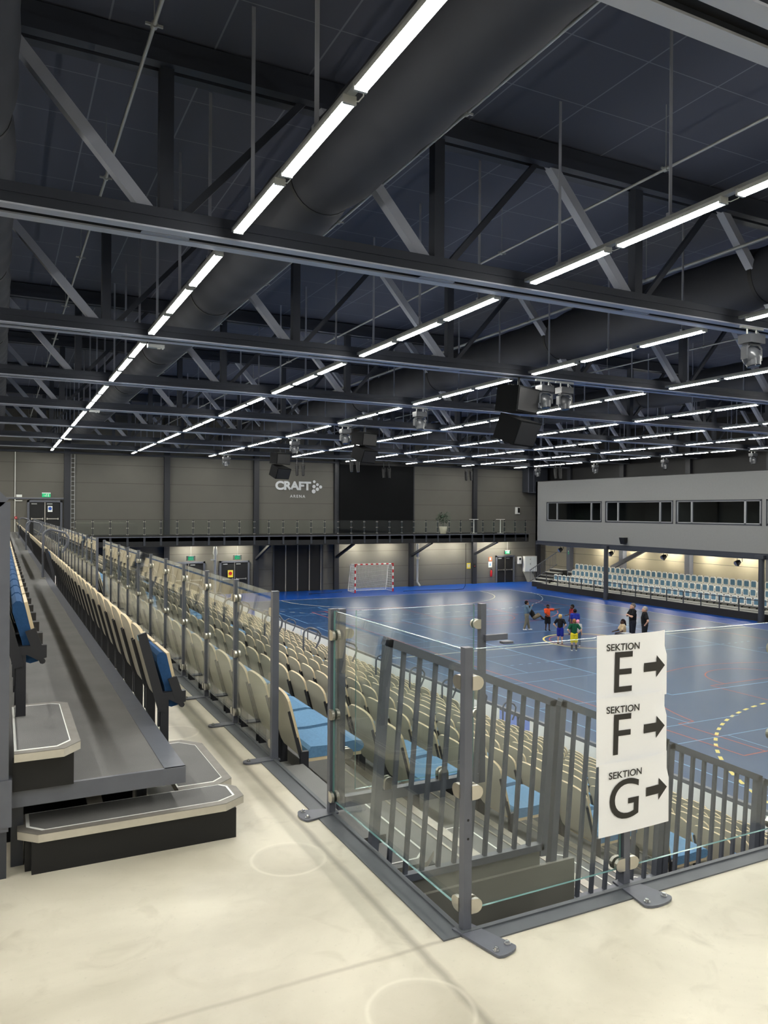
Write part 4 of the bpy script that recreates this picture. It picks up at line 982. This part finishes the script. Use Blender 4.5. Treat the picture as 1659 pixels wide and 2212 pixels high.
# ------------------------------------------------------------------ far stand under the boxes
t = thing('court_stand', 'dark low stand with a kerb and three tiers under the boxes', 'grandstand', (35.22, 0, CZ))
k = MB(); k.box((0, 3, 0), (.12, 45.4, .40)); k.build('kerb', 'black', t); k = MB(); k.box((.12, 3, .0), (.95, 45.4, .36)); k.build('walkway', 'deck', t)
for r in range(3):
    x = .95+.82*r; z = .45+.38*r
    k = MB(); k.box((x, 3, 0), (x+.84, 45.0, z-.06)); k.build('tier', 'black', t); k = MB(); k.box((x-.02, 3, z-.06), (x+.84, 45.0, z)); k.build('tier_deck', 'deck', t)
t = thing('court_rail', 'dark rail on posts along the front of the far stand', 'railing', (35.17, 0, CZ+.40))
k = MB(); k.box((-.02, 3, .66), (.02, 45.2, .70)); k.box((-.012, 3, .34), (.012, 45.2, .37)); k.build('rail', 'steel_dark', t)
yy = 3.3
while yy < 45.4: k = MB(); k.box((-.025, yy-.025, 0), (.025, yy+.025, .70)); k.build('post', 'steel_dark', t); yy += 1.24
# seats: white shells with a blue pad, facing the court
def rrect(hw, z0, z1, r, arch, x):
    p = []; 
    for (cy_, cz_, a0) in ((hw-r, z0+r, -90), (hw-r*1.6, z1-r*1.6, 0), (-(hw-r*1.6), z1-r*1.6, 90), (-(hw-r), z0+r, 180)):
        rr = r if cz_ < (z0+z1)/2 else r*1.6
        for j in range(5):
            a = math.radians(a0+90*j/4); y, z = cy_+rr*math.cos(a), cz_+rr*math.sin(a)
            if z > z1-.12: z += arch*(1-(y/hw)**2)
            p.append((x, y, z))
    return p
k = MB(); k.prism(rrect(.205, .02, .44, .06, .03, .0), (.03, 0, 0)); ws_b = k.mesh('shell', 'white_shell')
k = MB(); k.prism(rrect(.145, .085, .385, .03, .02, -.012), (.012, 0, 0)); ws_p = k.mesh('pad', 'blue_pad')
k = MB(); k.box((-.16, -.2, -.02), (-.02, .2, .03)); ws_s = k.mesh('seat_edge', 'white_shell'); k = MB(); k.box((-.0, -.03, -.155), (.05, .03, .05)); ws_l = k.mesh('leg', 'bracket')
w0 = None
for r in range(3):
    rn = ('front', 'middle', 'top')[r]; n = 0; y = (44.6, 43.6, 44.2)[r]
    while y > 23.5:
        if w0 is None:
            w0 = thing('white_seat', 'x', 'seat'); link_mesh('shell', ws_b, w0); link_mesh('pad', ws_p, w0); link_mesh('seat_edge', ws_s, w0); link_mesh('leg', ws_l, w0); o = w0
        else: o = copy_tree(w0)
        o.location = (36.05+.0+.82*r+.28, y, CZ+.45+.38*r+.16+.10*0)
        tag(o, 'white-framed seat with blue pad, %s from the far stairs in the %s row' % (ordw(n), rn), 'seat', 'white seats of the far stand'); n += 1; y -= .463
t = thing('stand_stairs', 'dark stairs with barred rail at the far end of the court stand', 'stairs', (35.5, 45.5, CZ))
for q in range(5): k = MB(); k.box((.5+q*.42, 0, 0), (.96+q*.42, 1.5, .38+.22*q)); k.build('step', 'black', t); k = MB(); k.box((.48+q*.42, 0, .38+.22*q), (.96+q*.42, 1.5, .41+.22*q)); k.build('step_nosing', 'deck', t)
k = MB(); k.bar((.3, 1.5, 1.2), (2.9, 1.5, 2.55), .05, .05); k.bar((.3, 1.5, .35), (2.9, 1.5, 1.6), .04, .04); k.build('handrail', 'steel', t); 
for q in range(16): x = .35+.16*q; k = MB(); k.box((x, 1.49, .38+.48*(x-.3)), (x+.025, 1.51, 1.2+.52*(x-.3))); k.build('baluster', 'steel', t)

# ------------------------------------------------------------------ stage lights and speakers hanging from the trusses
def moving_head(x, y, zt, label, s=1.0, aim=0.0, tall=.72):
    t = thing('moving_head', label, 'stage light', (x, y, zt), aim, 'moving stage lights')
    k = MB(); k.box((-.28*s, -.03, -.05), (.28*s, .03, 0)); k.build('clamp_bar', 'galv', t)
    k = MB()
    for q in (-.12, .12): k.tube([(q*s, 0, -.03), (q*s, 0, -.16)], .018, 6)
    k.tube([(.16*s, 0, -.08), (.26*s, .03, -.14), (.27*s, .02, -.26), (.16*s, 0, -.30)], .01, 6); k.build('safety_wire', 'galv', t)
    k = MB(); k.box((-.19*s, -.13*s, -.32), (.19*s, .13*s, -.16)); k.build('base', 'mh', t)
    k = MB()
    for sg in (-1, 1): k.prism([(sg*.14*s, -.06, -.33), (sg*.21*s, -.06, -.40), (sg*.21*s, -.06, -.62), (sg*.165*s, -.06, -.62), (sg*.165*s, -.06, -.42), (sg*.10*s, -.06, -.36)], (0, .12, 0))
    k.box((-.15*s, -.06, -.36), (.15*s, .06, -.32)); k.build('yoke', 'mh', t)
    k = MB(); k.sphere((0, 0, -.56), .16*s, 14, 0, (1, 1, 1.1)); k.tube([(0, -.02, -.58), (0, -.05, -.74)], [.14*s, .115*s], 14); hd = k.build('head', 'mh', t)
    k = MB(); k.tube([(0, -.05, -.742), (0, -.051, -.748)], .10*s, 14); k.build('lens', 'lens', hd)
ML = [(12.5, 9.8, 'big moving stage light under the second truss at the right edge'), (12.75, 16.2, 'moving stage light beside the front speaker cluster, left of two'), (13.4, 16.2, 'moving stage light beside the front speaker cluster, right of two'),
      (12.48, 22.44, 'moving stage light below the fourth truss'), (12.48, 28.65, 'moving stage light below the fifth truss beside the second speaker'), (12.55, 34.86, 'moving stage light below the sixth truss'),
      (12.5, 47.2, 'moving stage light hanging before the far wall, farthest left'), (36.6, 47.2, 'moving stage light in the far corner above the box end'), (36.8, 41.08, 'moving stage light over the far end of the boxes'),
      (36.8, 34.86, 'moving stage light over the middle of the boxes'), (36.85, 28.65, 'moving stage light over the boxes near the right edge')]
for (x, y, lb) in ML: moving_head(x, y-.05, 5.06, lb, 1.05)
def spots(x, y, label, n=2, drop=.45):
    for q in range(n):
        t = thing('stage_spot', '%s, %s of two' % (label, ('left', 'right')[q]), 'stage light', (x+.42*q, y, 5.06), 0, 'hanging stage spots')
        k = MB(); k.tube([(0, 0, 0), (0, 0, -drop)], .02, 6); k.box((-.1, -.03, -.03), (.1, .03, 0)); k.build('hanger', 'steel_dark', t)
        k = MB(); k.box((-.13, -.02, -drop-.3), (-.11, .02, -drop)); k.box((.11, -.02, -drop-.3), (.13, .02, -drop)); k.box((-.13, -.02, -drop-.02), (.13, .02, -drop)); k.build('yoke', 'black', t)
        k = MB(); k.tube([(0, .02, -drop-.08), (0, 0, -drop-.5), (0, -.04, -drop-.72)], [.1, .1, .085], 10); k.build('barrel', 'black', t)
        k = MB(); k.tube([(0, -.04, -drop-.72), (0, -.042, -drop-.726)], .07, 10); k.build('lens', 'lens', t)
spots(17.2, 47.2, 'black stage spot hanging in front of the logo wall'); spots(18.3, 41.0, 'black stage spot below the seventh truss beside the speakers'); spots(23.5, 47.2, 'black stage spot hanging in front of the black screen'); spots(30.2, 47.2, 'black stage spot hanging before the far wall right of the screen')
spots(33.3, 41.0, 'black stage spot hanging left of the boxes')
def speakers(x, y, label, s=1.0, rz=0.4):
    t = thing('speaker_cluster', label, 'speaker', (x, y, 5.06), rz, 'hanging speaker clusters')
    k = MB(); k.tube([(0, 0, 0), (0, 0, -.25)], .03, 6); k.box((-.4*s, -.03, -.27), (.4*s, .03, -.22)); k.build('hanger', 'black', t)
    for q, (dz, tl) in enumerate(((-.25, .12), (-.84*s-.18, .38))):
        k = MB(); R_ = Matrix.Translation((0, -.08*q, dz)) @ Matrix.Rotation(tl, 4, 'X')
        k.prism([(-.50*s, -.32, 0), (.50*s, -.32, 0), (.40*s, .38, 0), (-.40*s, .38, 0)], (0, 0, -.62*s)); k.v = [tuple(R_ @ Vector(p)) for p in k.v]; cab = k.build('cabinet', 'blackrub', t)
        k = MB(); k.box((-.46*s, -.335, -.58*s), (.46*s, -.322, -.04)); k.v = [tuple(R_ @ Vector(p)) for p in k.v]; k.build('grille', 'black', cab)
        k = MB(); k.box((-.3*s, .36, -.1), (-.24*s, .40, -.04)); k.v = [tuple(R_ @ Vector(p)) for p in k.v]; k.build('bolt_plate', 'satin', cab)
speakers(11.95, 16.2, 'big black speaker cluster hanging below the third truss', 1.05); speakers(13.35, 28.6, 'black speaker cluster hanging below the fifth truss', .85); speakers(13.95, 41.0, 'distant black speaker cluster hanging before the logo wall', 1.0)

# ------------------------------------------------------------------ people on the court
def capsule(k, a, b, ra, rb, n=10):
    a, b = Vector(a), Vector(b); L = (b-a).length
    if L < 1e-5: k.sphere(a, ra, n); return
    d = (b-a)/L; pts, rr = [], []
    for j in range(4): t = -PI/2+PI/2*j/4; pts.append(a+d*(ra*math.sin(t))); rr.append(max(.001, ra*math.cos(t)))
    pts.append(a); rr.append(ra); pts.append(b); rr.append(rb)
    for j in range(1, 5): t = PI/2*j/4; pts.append(b+d*(rb*math.sin(t))); rr.append(max(.001, rb*math.cos(t)))
    k.tube(pts, rr, n)
def fused(k, name, mats, parent, vox):
    me = k.mesh('raw', mats); o = D.objects.new(name, me); COL.objects.link(o)
    md = o.modifiers.new('fuse', 'REMESH'); md.mode = 'VOXEL'; md.voxel_size = vox; md.use_smooth_shade = True
    s_ = o.modifiers.new('soft', 'SMOOTH'); s_.factor = .5; s_.iterations = 2
    dg = bpy.context.evaluated_depsgraph_get(); m2 = D.meshes.new_from_object(o.evaluated_get(dg)); m2.name = name
    o.modifiers.clear(); o.data = m2; D.meshes.remove(me)
    m2.polygons.foreach_set('use_smooth', [True]*len(m2.polygons)); o.parent = parent
    return o
SK = {'fair': mat('skin_fair', (206, 160, 136), .55), 'dark': mat('skin_dark', (74, 50, 40), .5), 'mid': mat('skin_mid', (150, 108, 84), .5)}
def cloth(rgb): return mat('cloth_%d_%d_%d' % rgb, rgb, .85, 0, .2)
def person(pos, head, h, label, skin, hair, hairstyle, top, sleeve, bottom, leglen, shoes, arms, legs=None, pelvis=None, lean=(0, 0), look=0, extra=None):
    """pos: floor point; head: facing direction (x, y); arms: ((elbow, wrist) left, right) in units of height, relative to the shoulders"""
    rz = math.atan2(-head[0], head[1])
    t = thing('person', label, 'person', (pos[0], pos[1], CZ), rz, 'people on the blue court')
    V = lambda p: Vector(p)*h
    pz = pelvis if pelvis is not None else .51
    pel = Vector((0, 0, pz)); lv = Vector((lean[0], lean[1], 0)); up = (Vector((0, 0, 1))+lv).normalized()
    chest = pel+up*.20; sh = pel+up*.295; nk = pel+up*.335; hd = pel+up*.41
    shl, shr = sh+Vector((-.105, 0, 0)), sh+Vector((.105, 0, 0))
    hips = (pel+Vector((-.05, 0, -.01)), pel+Vector((.05, 0, -.01)))
    if legs is None: legs = (((-.06, .01, .275), (-.07, -.01, .04)), ((.06, .01, .275), (.07, -.01, .04)))
    A = []
    for s0, (e, w_) in zip((shl, shr), arms): A.append((s0, s0+Vector(e), s0+Vector(e)+Vector(w_)))
    b = MB()
    b.sphere(V(hd), .062*h, 14, 0, (.88, 1.0, 1.2)); capsule(b, V(nk-up*.02), V(hd), .032*h, .034*h)
    fd = Vector((math.sin(look), math.cos(look), 0)); sd = Vector((fd.y, -fd.x, 0))
    capsule(b, V(hd+fd*.055+Vector((0, 0, .012))), V(hd+fd*.068+Vector((0, 0, -.012))), .008*h, .011*h, 8)
    capsule(b, V(hd+fd*.050+Vector((0, 0, -.045))), V(hd+fd*.046+Vector((0, 0, -.05))), .022*h, .02*h, 8)
    for sg in (-1, 1): b.sphere(V(hd+sd*.056*sg), .014*h, 8, 0, (.6, 1, 1.4))
    capsule(b, V(pel), V(chest), .072*h, .085*h); capsule(b, V(chest), V(sh), .085*h, .06*h); capsule(b, V(shl), V(shr), .042*h, .042*h)
    for (s0, e, w_) in A:
        capsule(b, V(s0), V(e), .034*h, .025*h); capsule(b, V(e), V(w_), .025*h, .017*h)
        dr = (w_-e).normalized(); sdv = dr.cross(Vector((0, 0, 1)) if abs(dr.z) < .8 else Vector((0, 1, 0))).normalized(); nv = sdv.cross(dr)
        palm = w_+dr*.035; capsule(b, V(w_), V(palm), .016*h, .020*h)
        for q, L in enumerate((.036, .042, .044, .036)):
            f0_ = palm+sdv*(.0105*(q-1.5)); f1 = f0_+dr*L*.55+nv*.004; f2 = f1+dr*L*.45-nv*.012; capsule(b, V(f0_), V(f1), .0062*h, .0056*h, 6); capsule(b, V(f1), V(f2), .0056*h, .0048*h, 6)
        th = w_+dr*.012+sdv*.016; capsule(b, V(th), V(th+dr*.026+sdv*.016), .007*h, .0055*h, 6)
    feet = []
    for hp_, (kn, an) in zip(hips, legs):
        kn, an = Vector(kn), Vector(an); capsule(b, V(hp_), V(kn), .058*h, .036*h); capsule(b, V(kn), V(an), .036*h, .022*h); feet.append((kn, an))
    fused(b, 'body', SK[skin], t, .0085)
    # clothing
    c = MB(); e_ = .010
    capsule(c, V(pel+up*.065), V(chest), (.080+e_)*h, (.088+e_)*h); capsule(c, V(chest), V(sh), (.088+e_)*h, (.062+e_)*h); capsule(c, V(shl), V(shr), (.042+e_)*h, (.042+e_)*h)
    for (s0, e, w_) in A:
        if sleeve == 'long': capsule(c, V(s0), V(e), (.036+e_)*h, (.028+e_)*h); capsule(c, V(e), V(e+(w_-e)*.95), (.028+e_)*h, (.020+e_)*h)
        else: capsule(c, V(s0), V(s0+(e-s0)*.62), (.036+e_)*h, (.036+e_)*h)
    fused(c, 'hoodie' if sleeve == 'long' else 'shirt', cloth(top), t, .012)
    c = MB(); capsule(c, V(pel+Vector((-.02, 0, .02))), V(pel+Vector((.02, 0, .02))), .085*h, .085*h)
    for hp_, (kn, an) in zip(hips, feet):
        if leglen == 'long': capsule(c, V(hp_), V(kn), .070*h, .050*h); capsule(c, V(kn), V(an+(kn-an)*.12), .050*h, .040*h)
        else: capsule(c, V(hp_), V(hp_+(kn-hp_)*.88), .070*h, .062*h)
    fused(c, 'trousers' if leglen == 'long' else 'shorts', cloth(bottom), t, .012)
    for (kn, an) in feet:
        c = MB(); f = an+Vector((0, .0, -.018)); capsule(c, V(f+Vector((0, -.015, 0))), V(f+Vector((.0, .085, -.006))), .026*h, .021*h); fused(c, 'shoe', cloth(shoes), t, .01)
        if leglen == 'short' and extra == 'socks': c = MB(); capsule(c, V(an), V(an+(kn-an)*.6), .030*h, .038*h); fused(c, 'sock', cloth((48, 52, 66)), t, .01)
    c = MB(); c.sphere(V(hd+Vector((0, 0, .018))-fd*.010), .064*h, 14, 0, (.95, 1.05, 1.12))
    c.v = [tuple(p) for p in c.v]
    if hairstyle == 'tail': capsule(c, V(hd-fd*.06+Vector((0, 0, .02))), V(hd-fd*.095+Vector((0, 0, -.10))), .032*h, .016*h)
    if hairstyle == 'bun': c.sphere(V(hd-fd*.075+Vector((0, 0, .03))), .035*h, 10)
    # keep the face clear: shave the front lower part of the hair shell
    hc = V(hd); keep = []
    for f in c.f:
        ctr = sum((Vector(c.v[i]) for i in f), Vector())/len(f)-hc
        if not (ctr.dot(fd) > .012*h and ctr.z < .035*h) and not (ctr.z < -.045*h and hairstyle == 'short'): keep.append(f)
    c.sm = [True]*len(keep); c.mi = [0]*len(keep); c.f = keep
    c.build('beanie' if hairstyle == 'beanie' else 'hair', cloth(hair), t)
    for sg in (-1, 1): c = MB(); c.sphere(V(hd+fd*.056+sd*.022*sg+Vector((0, 0, .008))), .0075*h, 6); c.build('eye', 'ink', t)
    return t
R2 = (.895, -.446); CAMD = (-.66, -.75); AW = (.62, .78)
hip_l = ((-.10, -.05, -.15), (.085, .05, -.10)); hip_r = ((.10, -.05, -.15), (-.085, .05, -.10))
down_l = ((-.03, .0, -.17), (.0, .04, -.15)); down_r = ((.03, .0, -.17), (.0, .04, -.15))
walk = (((-.055, .05, .275), (-.06, .10, .04)), ((.055, -.03, .28), (.06, -.10, .045)))
person((22.31, 29.5), R2, 1.39, 'boy in grey-blue hoodie and khaki trousers, hand raised to his mouth', 'mid', (24, 20, 20), 'short', (92, 116, 136), 'long', (112, 108, 96), 'long', (225, 225, 225), (down_l, ((.02, .06, -.15), (-.07, .10, .16))), walk)
person((24.9, 32.3), R2, 1.36, 'boy in black shirt and khaki shorts, leaning back on the floor', 'dark', (20, 18, 18), 'short', (30, 30, 32), 'short', (110, 100, 84), 'short', (30, 30, 32), (((-.06, -.10, -.14), (-.02, -.05, -.12)), ((.06, -.10, -.14), (.02, -.05, -.12))), (((-.06, .19, .20), (-.07, .33, .04)), ((.06, .21, .17), (.07, .37, .04))), .085, (0, -.55))
person((23.15, 29.0), (-.35, -.94), 1.23, 'boy in orange shirt and black shorts, pointing with one arm', 'dark', (20, 18, 18), 'short', (214, 78, 40), 'short', (26, 26, 30), 'short', (28, 28, 30), (((-.16, .02, .0), (-.15, .0, .03)), ((.0, .05, -.17), (-.10, .10, -.06))), None, None, (0, .08))
person((21.27, 25.8), (.80, .60), 1.26, 'blond boy in black shirt and blue shorts, hands on hips', 'fair', (206, 170, 106), 'short', (28, 28, 32), 'short', (32, 44, 140), 'short', (30, 30, 34), (hip_l, hip_r))
person((20.72, 24.27), (.45, .89), 1.29, 'boy seen from behind in green shirt and yellow shorts', 'fair', (150, 104, 66), 'short', (24, 82, 58), 'short', (232, 214, 50), 'short', (225, 225, 225), (hip_l, hip_r), None, None, (0, 0), 0, 'socks')
person((21.58, 25.05), (.75, .66), 1.11, 'child with pink beanie, dark top and blue jeans behind the green shirt', 'fair', (232, 150, 176), 'beanie', (196, 194, 192), 'short', (64, 84, 112), 'long', (215, 215, 215), (down_l, down_r))
person((23.37, 27.52), (-.85, .2), 1.38, 'boy in dark red shirt with one arm stretched out', 'dark', (20, 18, 18), 'short', (122, 38, 44), 'short', (46, 46, 80), 'short', (60, 60, 70), (((-.05, .12, -.10), (.0, .16, -.03)), down_r))
person((22.74, 26.59), (.6, .8), 1.32, 'child with dark bunned hair in a blue and red football shirt', 'mid', (26, 22, 22), 'bun', (40, 54, 150), 'short', (120, 40, 60), 'short', (80, 60, 90), (down_l, down_r))
person((24.35, 24.76), (-.93, .36), 1.70, 'man in black t-shirt with folded arms behind the top paper sign', 'fair', (96, 92, 90), 'short', (24, 25, 28), 'short', (30, 32, 42), 'long', (36, 36, 38), (((-.05, .09, -.13), (.15, .04, .03)), ((.05, .08, -.14), (-.15, .05, .04))))
person((24.22, 23.94), (-.80, .60), 1.66, 'man in black printed t-shirt with one hand on his hip', 'fair', (150, 146, 140), 'short', (24, 25, 28), 'short', (28, 30, 36), 'long', (36, 36, 38), (hip_l, hip_r))
person((24.75, 25.75), (-.92, .38), 1.50, 'woman with dark ponytail and beige top, sitting on the court', 'dark', (34, 22, 22), 'tail', (196, 174, 142), 'short', (44, 44, 52), 'long', (60, 60, 62), (((-.05, .08, -.15), (.03, .14, -.03)), ((.05, .08, -.15), (-.03, .14, -.03))), (((-.12, .16, .09), (.02, .12, .05)), ((.12, .16, .09), (-.02, .16, .05))), .085, (0, .02))
